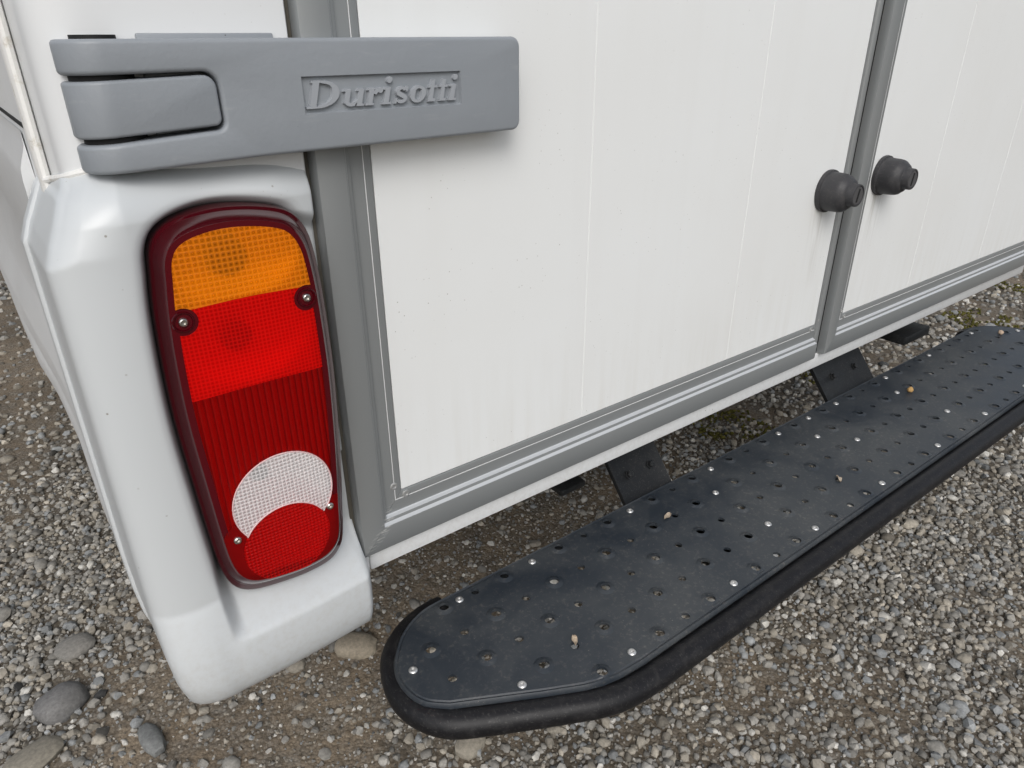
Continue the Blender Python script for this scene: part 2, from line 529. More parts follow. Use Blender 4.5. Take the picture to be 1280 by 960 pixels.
def poly_sd(px, pz, poly):
    """signed distance to a closed polygon, negative inside"""
    a = poly
    b = np.roll(poly, -1, axis=0)
    d2 = np.full(px.shape, 1e9)
    inside = np.zeros(px.shape, bool)
    for (ax, az), (bx, bz) in zip(a, b):
        ex, ez = bx - ax, bz - az
        t = np.clip(((px - ax) * ex + (pz - az) * ez) / (ex * ex + ez * ez), 0, 1)
        d2 = np.minimum(d2, (px - ax - t * ex) ** 2 + (pz - az - t * ez) ** 2)
        cond = ((az > pz) != (bz > pz)) & (px < (bx - ax) * (pz - az) / (bz - az + 1e-12) + ax)
        inside ^= cond
    d = np.sqrt(d2)
    return np.where(inside, -d, d)

# --- corner pod: a moulded shell round the corner, holding the lamp
prof = catmull([(-0.0025, 0.040), (-0.0025, 0.010), (-0.0045, 0.003), (-0.012, -0.0005), (-0.03, -0.006), (-0.06, -0.015), (-0.10, -0.026), (-0.14, -0.036),
                (-0.165, -0.0414), (-0.183, -0.0423), (-0.199, -0.0398), (-0.2100, -0.0352), (-0.2165, -0.0290), (-0.2195, -0.0220), (-0.2203, -0.0120), (-0.2203, 0.010), (-0.2205, 0.05), (-0.2206, 0.087), (-0.2212, 0.0905), (-0.2236, 0.0925), (-0.2240, 0.097), (-0.2240, 0.110), (-0.2215, 0.113)], 14, False)
prof = np.array(prof)
seglen = np.r_[0, np.cumsum(np.hypot(*np.diff(prof, axis=0).T))]
NU = 240
us = np.linspace(0, seglen[-1], NU)
PX = np.interp(us, seglen, prof[:, 0])
PY = np.interp(us, seglen, prof[:, 1])
zs = np.concatenate([np.linspace(-0.084, -0.05, 18)[:-1], np.linspace(-0.05, 0.40, 190)[:-1], np.linspace(0.40, 0.449, 34)])
X = np.repeat(PX[None], len(zs), 0)
Y = np.repeat(PY[None], len(zs), 0)
Z = np.repeat(zs[:, None], NU, 1)
back = smoothstep(0.0, 0.03, Y)                       # 1 on the side wall and the inner return, where nothing is modelled
rearw = 1 - back
# bumper-like swelling below the crease
_sk = np.array(catmull([(-0.0845, 0.040), (-0.0835, 0.028), (-0.080, 0.0150), (-0.072, 0.0020), (-0.058, -0.0090), (-0.038, -0.0150), (-0.014, -0.0155), (0.008, -0.0125), (0.030, -0.0072), (0.0455, -0.0026), (0.0505, -0.0008), (0.054, 0.0), (0.060, 0.0), (0.10, 0.0), (0.5, 0.0)], 8, False))
swell = np.interp(zs, _sk[:, 0], _sk[:, 1])
taper = 0.70 + 0.30 * np.clip((-PX) / 0.18, 0, 1)
_t = np.clip((PX + 0.183) / 0.171, 0, 1)
front_low = np.minimum(PY, -0.0423 + 0.0085 * _t ** 2 + 0.012 * np.clip((PX + 0.014) / 0.010, 0, 1) ** 2)[None, :]
lowmask = 1 - smoothstep(-0.002, 0.050, Z)
in_lamp_bay = smoothstep(-0.183, -0.150, X)
Ylow = np.where(PX[None] > -0.183, front_low, Y)
sw = swell[:, None] * np.where(swell[:, None] < 0, taper[None], 1.0)
mix_low = np.where(zs[:, None] < 0.0, 1.0, np.clip((0.050 - Z) / 0.050, 0, 1))
Yr = Y * (1 - mix_low * in_lamp_bay) + Ylow * (mix_low * in_lamp_bay)
# sink the bay that the lamp sits in, and its floor at the bottom
sdl = poly_sd(X, Z, LAMP_S)
bay = np.minimum(sdl, np.where(Z < 0.14, np.maximum(-0.1545 - X, X + 0.0), 1.0))
shelf = np.clip((Z - 0.004) / 0.046, 0, 1)
depth_y = 0.006
sink = 1 - smoothstep(-0.010, 0.008, bay)
sink = sink * shelf
Yr = Yr * (1 - sink) + np.maximum(Yr, depth_y) * sink
# soft lead-in round the lamp
Yr = Yr + 0.004 * (1 - smoothstep(0.0, 0.014, np.abs(sdl))) * shelf * (Z > 0.05)
# brow over the lamp's inner shoulder
brow = smoothstep(0.384, 0.404, Z + 0.25 * (X + 0.03)) * smoothstep(-0.115, -0.030, X) * (1 - smoothstep(-0.0075, -0.0035, X)) * smoothstep(-0.006, 0.002, sdl)
Yr = Yr - 0.013 * brow
# shoulder rolls in at the top
top = np.clip((Z - 0.414) / 0.035, 0, 1)
Yr = Yr + 0.042 * (1 - np.sqrt(1 - 0.98 * top ** 2)) + 0.006 * top
Y2 = np.where(rearw > 0, Yr * rearw + Y * back + sw * rearw, Y)
# the outer lower corner is rounded, the top shoulder draws in
draw = np.interp(zs, [-0.084, -0.076, -0.06, -0.03, 0.0, 0.05, 0.40, 0.43, 0.449], [0.026, 0.018, 0.010, 0.004, 0.0015, 0, 0, 0.003, 0.012])
wl_ = np.clip((-X - 0.165) / 0.050, 0, 1)
ch = np.clip((Z - 0.392 + 0.35 * np.clip(-X - 0.20, 0, 1)) / 0.050, 0, 1)
X2 = X + draw[:, None] * np.clip((-X - 0.12) / 0.10, 0, 1) + 0.020 * ch * wl_
Y2 = Y2 + 0.016 * ch * wl_ * rearw
V = np.stack([X2, Y2, Z], -1).reshape(-1, 3)
NV = len(zs)
F = [(j * NU + i, (j + 1) * NU + i, (j + 1) * NU + i + 1, j * NU + i + 1) for j in range(NV - 1) for i in range(NU - 1)]
# close the top and the bottom with inward flanges
base = len(V)
extra = []
for row, dz in ((0, 0.002), (NV - 1, 0.004)):
    for i in range(NU):
        x, y, z = V[row * NU + i]
        extra.append((min(max(x, -0.205), -0.02), max(y, 0.045), z + dz))
V = np.vstack([V, np.array(extra)])
for i in range(NU - 1):
    F.append((i, i + 1, base + i + 1, base + i))
    r = (NV - 1) * NU
    F.append((r + i + 1, r + i, base + NU + i, base + NU + i + 1))
pod = mk('bumper_corner', V, F, M['pod'], van, True, 50)

# sealant bead where post, trim and pod meet
bead = [(-0.1975, 0.0585, 0.437), (-0.1935, 0.050, 0.4385), (-0.1905, 0.030, 0.4415), (-0.1855, 0.012, 0.4450), (-0.176, 0.003, 0.4480), (-0.160, 0.0, 0.4495), (-0.12, -0.001, 0.450)]
bv, bf = tube_along([tuple(p) for p in catmull(bead, 5, False)], 0.0027, 8)
mk('sealant_bead', bv, bf, M['seal_dirty'], van)

# --- long side skirt
sk_y = [0.116, 0.17, 0.33, 0.53, 0.74, 0.92, 1.23, 1.72, 1.87, 2.6, 3.6]
sk_x = [-0.2195, -0.2192, -0.2192, -0.2140, -0.2170, -0.2262, -0.2239, -0.2229, -0.223, -0.223, -0.223]
sec = [(0.0185, 0.470), (0.0180, 0.458), (0.0110, 0.440), (0.0100, 0.430), (0.0100, 0.345), (0.0175, 0.325), (0.0178, 0.205), (0.0170, 0.198), (0.0040, 0.140), (0.0030, 0.132), (0.0036, 0.082), (0.0120, 0.070), (0.0122, 0.050), (0.0008, 0.016), (0.0, 0.010), (0.0, -0.016), (0.001, -0.024), (0.004, -0.029), (0.010, -0.031), (0.020, -0.030), (0.0205, 0.40)]
ys = np.r_[np.linspace(0.116, 2.0, 60), np.linspace(2.05, 3.6, 12)]
V, F = [], []
for y in ys:
    bx = float(np.interp(y, sk_y, sk_x))
    for dx, z in sec:
        w = 1 - smoothstep(0.0, 0.2, z)
        fl_ = 0.011 * smoothstep(0.30, 0.80, y) * smoothstep(0.30, 0.22, z) * smoothstep(0.03, 0.09, z) + 0.006 * smoothstep(0.8, 1.3, y) * smoothstep(0.40, 0.30, z)
        V.append((-0.2195 * (1 - w) + bx * w + dx - fl_, y, z))
n = len(sec)
for j in range(len(ys) - 1):
    for i in range(n):
        k = (i + 1) % n
        F.append((j * n + i, j * n + k, (j + 1) * n + k, (j + 1) * n + i))
F.append(tuple(range(n)))
mk('side_skirt', V, F, M['body'], van, True, 30)

# ------------------------------------------------------------------ tail lamp
lx0, lx1 = LAMP_S[:, 0].min(), LAMP_S[:, 0].max()
lz0, lz1 = LAMP_S[:, 1].min(), LAMP_S[:, 1].max()
FACE = (-0.1545, -0.0295, 0.0600, 0.4090)
def face_map(p, f=FACE):
    return ((p[0] - lx0) / (lx1 - lx0) * (f[1] - f[0]) + f[0], (p[1] - lz0) / (lz1 - lz0) * (f[3] - f[2]) + f[2])
INNER = np.array([face_map(p) for p in LAMP_S])
def dome(x, z):
    return -0.0535 - 0.0040 * max(0.0, 1 - ((x + 0.092) / 0.066) ** 2) * max(0.0, 1 - ((z - 0.235) / 0.20) ** 4)

def blend(t):
    return np.array([(a[0] * (1 - t) + b[0] * t, a[1] * (1 - t) + b[1] * t) for a, b in zip(LAMP_S, INNER)])
rings = []
for t, y in ((0.0, 0.010), (0.0, -0.026), (0.03, -0.0295), (0.10, -0.0315), (0.30, -0.0330), (0.37, -0.0345), (0.55, -0.0420), (0.75, -0.0485), (0.90, -0.0522), (1.0, -0.0535)):
    rings.append([(p[0], y, p[1]) for p in blend(t)])
rings.append([(p[0] * 0.985 + (-0.092) * 0.015, -0.0505, p[1]) for p in INNER])
V, F = [], []
n = len(LAMP_S)
for r in rings:
    V += r
for k in range(len(rings) - 1):
    for i in range(n):
        j = (i + 1) % n
        F.append((k * n + i, k * n + j, (k + 1) * n + j, (k + 1) * n + i))
lamp = mk('tail_lamp', V, F, M['shell'], van, True, 40)
lamp['label'] = 'tall tail lamp with amber, red and clear sections in a dark maroon rim'

# lens face divided into its fields
C1, R1 = (-0.0895, 0.149), 0.0475
C2, R2 = (-0.0925, 0.099), 0.0425
BOSS = [(-0.1424, 0.3367), (-0.0408, 0.3354)]
def am_in(x, z, sd):
    if z < 0.3462 + 0.0016 * math.cos((x + 0.09) * 40):
        return False
    if any((x - bx) ** 2 + (z - bz) ** 2 < 0.0115 ** 2 for bx, bz in BOSS):
        return False
    return sd < -0.0045
def circle_pts(c, r, n_=56):
    return [(c[0] + r * math.cos(2 * math.pi * i / n_), c[1] + r * math.sin(2 * math.pi * i / n_)) for i in range(n_)]

def inset(poly, d):
    P = np.array(poly)
    e = np.roll(P, -1, 0) - np.roll(P, 1, 0)
    nrm = np.stack([-e[:, 1], e[:, 0]], 1)
    nrm /= np.linalg.norm(nrm, axis=1)[:, None]
    c = P.mean(0)
    if ((P + nrm * 1e-3 - c) ** 2).sum() > ((P - c) ** 2).sum():
        nrm = -nrm
    return P + nrm * d
vc, ed = [], []
def add_loop(pts, closed=True):
    b = len(vc)
    vc.extend([Vector((float(p[0]), float(p[1]))) for p in pts])
    k = len(pts)
    ed.extend([(b + i, b + (i + 1) % k) for i in range(k if closed else k - 1)])
IN = [tuple(p) for p in INNER]
INS = inset(INNER, 0.0045)
INS2 = inset(INNER, 0.0055)
add_loop(IN)
add_loop(INS)
add_loop(INS2)
add_loop(circle_pts(C1, R1))
add_loop(circle_pts(C2, R2))
for b in BOSS:
    add_loop(circle_pts(b, 0.0115, 28))
add_loop([(x, 0.3462 + 0.0016 * math.cos((x + 0.09) * 40)) for x in np.linspace(-0.16, -0.02, 40)], False)
add_loop([(x, 0.2685 + 0.001 * math.cos((x + 0.09) * 40)) for x in np.linspace(-0.16, -0.02, 30)], False)
for x in np.arange(-0.150, -0.030, 0.006):
    for z in np.arange(0.066, 0.405, 0.006):
        vc.append(Vector((float(x) + random.uniform(-1, 1) * 0.0006, float(z) + random.uniform(-1, 1) * 0.0006)))
cv, ce, cf, *_ = geometry.delaunay_2d_cdt(vc, ed, [], 0, 1e-6)
CX = np.array([sum(cv[i].x for i in f) / 3 for f in cf])
CZ = np.array([sum(cv[i].y for i in f) / 3 for f in cf])
SD = poly_sd(CX, CZ, INNER)
fields = {k: [] for k in ('amber', 'brake', 'ribbed', 'clear', 'fog', 'lens_red', 'boss')}
SD2 = poly_sd(CX, CZ, INS)
SD3 = poly_sd(CX, CZ, INS2)
for f, x, z, sd_, s2, s3 in zip(cf, CX, CZ, SD, SD2, SD3):
    if sd_ > -1e-5:
        continue
    d1 = math.hypot(x - C1[0], z - C1[1])
    d2 = math.hypot(x - C2[0], z - C2[1])
    zb = 0.3462 + 0.0016 * math.cos((x + 0.09) * 40)
    zc = 0.2685 + 0.001 * math.cos((x + 0.09) * 40)
    if any(math.hypot(x - bx, z - bz) < 0.0115 for bx, bz in BOSS):
        k = 'boss'
    elif d2 < R2:
        k = 'fog'
    elif d1 < R1:
        k = 'clear'
    elif z > zb:
        k = 'amber' if s2 < 0 else 'boss'
    elif s3 > 0:
        k = 'boss' if z > 0.13 else 'lens_red'
    elif z > zc:
        k = 'brake'
    elif z > 0.135:
        k = 'ribbed'
    else:
        k = 'lens_red'
    fields[k].append(f)
RAISE = dict(amber=-0.0008, brake=-0.0004, ribbed=0.0, clear=-0.0012, fog=-0.0006, lens_red=0.0, boss=0.0004)
NAMES = dict(amber='amber_lens', brake='brake_lens', ribbed='ribbed_lens', clear='clear_lens', fog='round_lens', lens_red='lower_lens', boss='lens_border')
LBL = dict(amber='amber indicator section with a grid of moulded prisms', brake='bright red smooth section under the amber one', ribbed='dark red section with vertical ribs',
           clear='white crescent reversing section', fog='round red section below the white crescent')
def components(fl):
    par = {}
    def find(i):
        while par.setdefault(i, i) != i:
            par[i] = par[par[i]]
            i = par[i]
        return i
    for f in fl:
        for i in f[1:]:
            par[find(i)] = find(f[0])
    out = {}
    for f in fl:
        out.setdefault(find(f[0]), []).append(f)
    return [c for c in out.values() if len(c) > 2]
for k, fl_all in fields.items():
    for fl in components(fl_all):
        bm = bmesh.new()
        mp = {}
        for f in fl:
            ids = []
            for i in f:
                if i not in mp:
                    x, z = cv[i]
                    mp[i] = bm.verts.new((x, dome(x, z) + RAISE[k], z))
                ids.append(mp[i])
            if len(set(ids)) == 3:
                try:
                    bm.faces.new(ids)
                except ValueError:
                    pass
        bd = [e for e in bm.edges if len(e.link_faces) == 1]
        r = bmesh.ops.extrude_edge_only(bm, edges=bd)
        bmesh.ops.translate(bm, verts=[g for g in r['geom'] if isinstance(g, bmesh.types.BMVert)], vec=(0, 0.0025, 0))
        o = from_bm(NAMES[k], bm, M[k], lamp, True, 40)
        if k in LBL:
            o['label'] = LBL[k]
# bright reflector bowls behind the lenses, with their bulbs
BOWLS = [(-0.092, 0.377, 0.060, 0.034, 0.011), (-0.095, 0.308, 0.062, 0.040, 0.011), (-0.091, 0.122, 0.052, 0.078, 0.016)]
def bowl_y(x, z):
    d = 0.0025
    for bx, bz, rx, rz, dp in BOWLS:
        q = 1 - ((x - bx) / rx) ** 2 - ((z - bz) / rz) ** 2
        if q > 0:
            d = max(d, dp * q ** 0.8)
    return dome(x, z) + 0.0042 + d
bm = bmesh.new()
mp = {}
for fl in fields.values():
    for f in fl:
        ids = []
        for i in f:
            if i not in mp:
                x, z = cv[i]
                mp[i] = bm.verts.new((x, bowl_y(x, z), z))
            ids.append(mp[i])
        if len(set(ids)) == 3:
            bm.faces.new(ids)
from_bm('reflector', bm, M['reflector'], lamp, True, 60)
for (bx_, bz, r, mt) in ((-0.098, 0.380, 0.0150, 'bulb_amber'), (-0.103, 0.314, 0.0130, 'bulb_red'), (-0.106, 0.180, 0.0085, 'bulb_glass')):
    yb = bowl_y(bx_, bz) - 0.0005
    L_ = yb - (dome(bx_, bz) + 0.0045)
    v, f = lathe([(r * 0.55, 0), (r * 0.6, L_ * 0.25), (r * 0.95, L_ * 0.5), (r, L_ * 0.68), (r * 0.85, L_ * 0.86), (r * 0.5, L_ * 0.97), (r * 0.1, L_)], (bx_, yb, bz), (0, -1, 0), 20)
    mk('bulb', v, f, M[mt], lamp)
# thin pale edge round the crescent
arc = []
a0 = math.atan2(0.122 - C1[1], -0.128 - C1[0])
for i in range(49):
    a = math.radians(-34) + (math.radians(214) - math.radians(-34)) * i / 48
    x, z = C1[0] + R1 * math.cos(a), C1[1] + R1 * math.sin(a)
    arc.append((x, dome(x, z) - 0.0012, z))
arc2 = []
for i in range(33):
    a = math.radians(31) + (math.radians(149) - math.radians(31)) * i / 32
    x, z = C2[0] + R2 * math.cos(a), C2[1] + R2 * math.sin(a)
    arc2.append((x, dome(x, z) - 0.0012, z))
def tube_y(path, r, seg=6):
    V, F = [], []
    P = [Vector(p) for p in path]
    for i, p in enumerate(P):
        t = (P[min(i + 1, len(P) - 1)] - P[max(i - 1, 0)]).normalized()
        s = t.cross(Vector((0, 1, 0))).normalized()
        u = s.cross(t)
        for k in range(seg):
            a = 2 * math.pi * k / seg
            V.append(p + (s * math.cos(a) + u * math.sin(a)) * r)
    for i in range(len(P) - 1):
        for k in range(seg):
            j = (k + 1) % seg
            F.append((i * seg + k, i * seg + j, (i + 1) * seg + j, (i + 1) * seg + k))
    return V, F
for pth in (arc, arc2):
    v, f = tube_y(pth, 0.0007)
    mk('lens_edge', v, f, M['crescent_rim'], lamp)
def screw_geo(c, r, h, axis=(0, -1, 0), recess=True):
    return lathe([(r, 0), (r, h * 0.4), (r * 0.92, h * 0.75), (r * 0.7, h), (r * 0.42, h), (r * 0.36, h * 0.4)], c, axis, 18)
for (sx, sz, r) in ((-0.1424, 0.3367, 0.0037), (-0.0408, 0.3354, 0.0037), (-0.1378, 0.121, 0.0038), (-0.0471, 0.1196, 0.0038)):
    v, f = screw_geo((sx, dome(sx, sz) + 0.0004, sz), r, 0.0026)
    mk('screw', v, f, M['screw'], lamp)
for (sx, sz) in BOSS:
    v, f = tube_y([(sx + 0.0078 * math.cos(a), dome(sx, sz), sz + 0.0078 * math.sin(a)) for a in np.linspace(0, 2 * math.pi, 25)], 0.0011)
    mk('screw_collar', v, f, M['shell'], lamp)

# ------------------------------------------------------------------ rear doors
PROFILE = [(0.0, 0.020), (0.0, -0.0090), (0.0010, -0.0118), (0.0035, -0.0128), (0.0272, -0.0128), (0.0284, -0.0123), (0.0296, -0.0090), (0.0304, -0.0083), (0.0330, -0.0081),
           (0.0340, -0.0075), (0.0352, -0.0036), (0.0362, -0.0028), (0.0492, -0.0028), (0.0494, -0.0020), (0.0506, -0.0020), (0.0508, -0.0026), (0.0575, -0.0024), (0.0585, -0.0018), (0.0590, 0.0), (0.0590, 0.020)]
def frame_piece(name, x0, kind, end, parent, zscale=1.10, mat='alu', gapm=0.0003):
    """mitred length of door frame; kind 'stile' rises from the corner, kind 'rail' runs right from it"""
    bm = bmesh.new()
    A, B = [], []
    for t, y in PROFILE:
        tx, tz = t, t * zscale
        if kind == 'stile':
            A.append(bm.verts.new((x0 + tx, y, tz + gapm)))
            B.append(bm.verts.new((x0 + tx, y, end)))
        else:
            A.append(bm.verts.new((x0 + tx + gapm, y, tz)))
            B.append(bm.verts.new((end, y, tz)))
    n_ = len(PROFILE)
    for i in range(n_ - 1):
        fc = bm.faces.new((A[i], A[i + 1], B[i + 1], B[i]))
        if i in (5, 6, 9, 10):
            fc.material_index = 1  # step facets take the painted highlight colour
    bm.faces.new(A[::-1])
    bm.faces.new(B)
    o = from_bm(name, bm, M[mat], parent, True, 30)
    o.data.materials.append(M['alu_highlight'])
    return o

DTOP = 1.70
def door(x0, x1, label, seams, lip, screws):
    d = box('rear_door', x0 + 0.004, x1 - 0.004, 0.008, 0.032, 0.006, DTOP, M['gap'], van, 0.001)
    d['label'] = label
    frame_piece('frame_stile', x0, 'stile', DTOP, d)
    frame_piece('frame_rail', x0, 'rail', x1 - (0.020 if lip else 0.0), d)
    for nm, a in (('sealant_line', (x0 + 0.0497, x0 + 0.0504, -0.0028, 0.0, 0.0546, DTOP)), ('sealant_line', (x0 + 0.0508, x1 - 0.021, -0.0028, 0.0, 0.0546, 0.0553))):
        box(nm, *a, M['seal_white'], d)
    pr = x1 - (0.0203 if lip else 0.0)
    xs = [x0 + 0.0592] + [s for s in seams if x0 + 0.06 < s < pr] + [pr]
    for a, b in zip(xs[:-1], xs[1:]):
        box('door_panel', a + 0.0004, b - 0.0004, -0.0012, 0.0078, 0.0652, DTOP - 0.002, M['panel'], d, 0.0005, 1)
    for s in xs[1:-1]:
        v, f = tube_y([(s, -0.0004, 0.066), (s, -0.0004, DTOP - 0.004)], 0.0008, 8)
        mk('panel_seam', v, f, M['seal_white'], d)
    if lip:
        pp = [(x1 - 0.0200, 0.020), (x1 - 0.0200, -0.0020), (x1 - 0.0170, -0.0024), (x1 - 0.0160, -0.0010)] + \
             [(x1 - 0.0085 + 0.0070 * math.cos(a), -0.0010 - 0.0036 * math.sin(a)) for a in np.linspace(math.pi, 0, 9)] + [(x1 - 0.0010, 0.020)]
        extrude_z('edge_bead', pp, 0.002, DTOP, M['alu'], d)
    for sx, sz in screws:
        v, f = lathe([(0.0048, 0), (0.0048, 0.0006), (0.0040, 0.0012), (0.0027, 0.0013), (0.0020, 0.0003)], (sx, -0.0026, sz), (0, -1, 0), 18)
        mk('frame_screw', v, f, M['frame_screw'], d)
    return d
d1 = door(0.0, 0.9325, 'left rear door of white panels in a grey frame', (0.3415, 0.658), True, ((0.0495, 0.074), (0.0640, 0.0585), (0.900, 0.0585), (0.9225, 0.072)))
d2 = door(0.9450, 1.90, 'right rear door of white panels in a grey frame', (1.252, 1.586), False, ((0.9950, 0.074), (1.0100, 0.0585)))
box('door_seal', 0.9322, 0.9452, 0.003, 0.03, 0.002, DTOP, M['gap'], van)
box('edge_seal', -0.0048, -0.0003, 0.004, 0.046, -0.02, DTOP, simple('grimy_seal', (0.085, 0.078, 0.062), 0.8), van)
# white sill under the doors with a small cut at its near end
bm = box_bm(0.012, 1.92, 0.0005, 0.040, -0.031, -0.0012, 0.0015, 2)
sill = from_bm('sill', bm, M['body'], van)
box('sill_end', -0.003, 0.0118, 0.0015, 0.038, -0.037, -0.0015, M['body'], van, 0.003)
box('sill_shadow_gap', 0.0, 1.92, 0.004, 0.03, -0.0016, 0.003, M['gap'], van)

# lock knobs in rubber boots
for kx, kz, lb in ((0.868, 0.309, 'black rubber-booted lock knob on the left door'), (1.041, 0.315, 'black rubber-booted lock knob on the right door')):
    v, f = lathe([(0.0335, 0.0), (0.0342, 0.003), (0.0337, 0.0062), (0.0312, 0.0068), (0.0306, 0.0078), (0.0308, 0.014), (0.0303, 0.026), (0.0295, 0.0315), (0.0280, 0.0352), (0.0262, 0.0368), (0.0252, 0.0385), (0.0232, 0.0412),
                  (0.0200, 0.0428), (0.0184, 0.0434), (0.0178, 0.0446), (0.0177, 0.0535), (0.0171, 0.0548), (0.0150, 0.0550), (0.0144, 0.0535)], (kx, -0.0012, kz), (0, -1, 0), 40)
    kb = mk('door_lock', v, f, M['boot'], van, True, 40)
    kb['label'] = lb
    v, f = lathe([(0.0142, 0.0), (0.0142, 0.0030), (0.0138, 0.0034)], (kx, -0.0520, kz), (0, -1, 0), 28)
    mk('lock_cap', v, f, simple('lock_cap_grey', (0.075, 0.075, 0.078), 0.4), kb)
    b_ = box_bm(-0.0017, 0.0017, -0.0005, 0.0005, -0.0105, 0.0105)
    s_ = from_bm('key_slot', b_, M['gap'], kb)
    s_.location = (kx, -0.0557, kz)
    s_.rotation_euler = (0, math.radians(12), 0)

# ------------------------------------------------------------------ hinge
def arc_pts(cx, cz, r, a0, a1, n_=6):
    return [(cx + r * math.cos(math.radians(a0 + (a1 - a0) * i / n_)), cz + r * math.sin(math.radians(a0 + (a1 - a0) * i / n_))) for i in range(n_ + 1)]
AX0, AX1, AZ0, AZ1 = -0.1775, 0.2100, 0.4515, 0.5375
outline = [(AX0, AZ1)] + arc_pts(AX1 - 0.009, AZ1 - 0.009, 0.009, 90, 0) + arc_pts(AX1 - 0.009, AZ0 + 0.009 + 0.002, 0.009, 0, -90) + [(-0.05, AZ0)] + [(AX0, 0.4480), (AX0, 0.4680)] + \
    arc_pts(-0.0770 - 0.007, 0.4745 + 0.007 - 0.001, 0.007, -90, 0) + arc_pts(-0.0770 - 0.011, 0.5155 - 0.011, 0.011, 0, 90) + [(AX0, 0.5145)]
def solid_from_outline(ol, yf, yb, cuts, bend, bev, seg, rect=None):
    bm = bmesh.new()
    vs_ = [bm.verts.new((x, yf, z)) for x, z in ol]
    face = bm.faces.new(vs_)
    r = bmesh.ops.extrude_face_region(bm, geom=[face])
    bmesh.ops.translate(bm, verts=[g for g in r['geom'] if isinstance(g, bmesh.types.BMVert)], vec=(0, yb - yf, 0))
    bmesh.ops.recalc_face_normals(bm, faces=bm.faces)
    for cx in cuts:
        bmesh.ops.bisect_plane(bm, geom=bm.verts[:] + bm.edges[:] + bm.faces[:], plane_co=(cx, 0, 0), plane_no=(1, 0, 0), dist=1e-6)
    if rect:
        for co, no in (((rect[0], 0, 0), (1, 0, 0)), ((rect[1], 0, 0), (1, 0, 0)), ((0, 0, rect[2]), (0, 0, 1)), ((0, 0, rect[3]), (0, 0, 1))):
            bmesh.ops.bisect_plane(bm, geom=bm.verts[:] + bm.edges[:] + bm.faces[:], plane_co=co, plane_no=no, dist=1e-6)
    for v in bm.verts:
        v.co.y = bend(v.co.x, v.co.y, abs(v.co.y - yf) < 1e-5)
    bm.normal_update()
    es = [e for e in bm.edges if len(e.link_faces) == 2 and e.calc_face_angle(0) > math.radians(38)]
    bmesh.ops.bevel(bm, geom=es, offset=bev, segments=seg, affect='EDGES', profile=0.5, clamp_overlap=False)
    if rect:
        fs = [f for f in bm.faces if abs(f.calc_center_median().y - yf) < 1e-4 and rect[0] < f.calc_center_median().x < rect[1] and rect[2] < f.calc_center_median().z < rect[3]]
        bmesh.ops.inset_region(bm, faces=fs, thickness=0.0013, depth=-0.0034, use_even_offset=True)
    return bm
PINX, PINY, PR = -0.1495, -0.0070, 0.0280
def bend_arm(x, y, front):
    if x < PINX:
        h = math.sqrt(max(0.0, PR ** 2 - (x - PINX) ** 2))
        h = max(h, 0.004)
        return PINY - h if front else PINY + min(h, 0.012)
    return y
cuts = [PINX - PR * math.sin(math.radians(a)) for a in (0, 12, 24, 36, 48, 58, 68, 77)]
REC = (-0.0125, 0.1405, 0.4810, 0.5095)
arm = from_bm('hinge_arm', solid_from_outline(outline, -0.0350, 0.0050 - 0.0075, cuts, bend_arm, 0.0034, 4, REC), M['arm'], van, True, 32)
arm['label'] = 'grey forked door hinge with raised lettering'
br_ol = [(AX0 + 0.0005, 0.5105), (-0.0785 - 0.010, 0.5130)] + arc_pts(-0.0785 - 0.009, 0.5130 - 0.009, 0.009, 80, 0) + arc_pts(-0.0785 - 0.006, 0.4768 + 0.006, 0.006, 0, -80) + [(AX0 + 0.0005, 0.4722)]
from_bm('hinge_knuckle', solid_from_outline(br_ol, -0.0335, 0.004, cuts, lambda x, y, fr: bend_arm(x, y, fr) + (0.0005 if x < PINX else 0), 0.0025, 3), M['arm'], arm, True, 32)
for z0, z1, r in ((0.5375, 0.5402, 0.0150), (0.5095, 0.5150, 0.0215), (0.4670, 0.4730, 0.0215)):
    v, f = lathe([(r, 0), (r, z1 - z0)], (PINX - 0.001, PINY, z0), (0, 0, 1), 28)
    mk('hinge_bush', v, f, M['gap'], arm)
v, f = lathe([(0.010, 0), (0.010, 0.08)], (PINX, PINY, 0.455), (0, 0, 1), 20)
mk('hinge_pin', v, f, M['screw'], arm)
box('hinge_base', -0.122, -0.020, -0.0075, -0.0022, 0.455, 0.5412, M['arm'], arm, 0.0015)

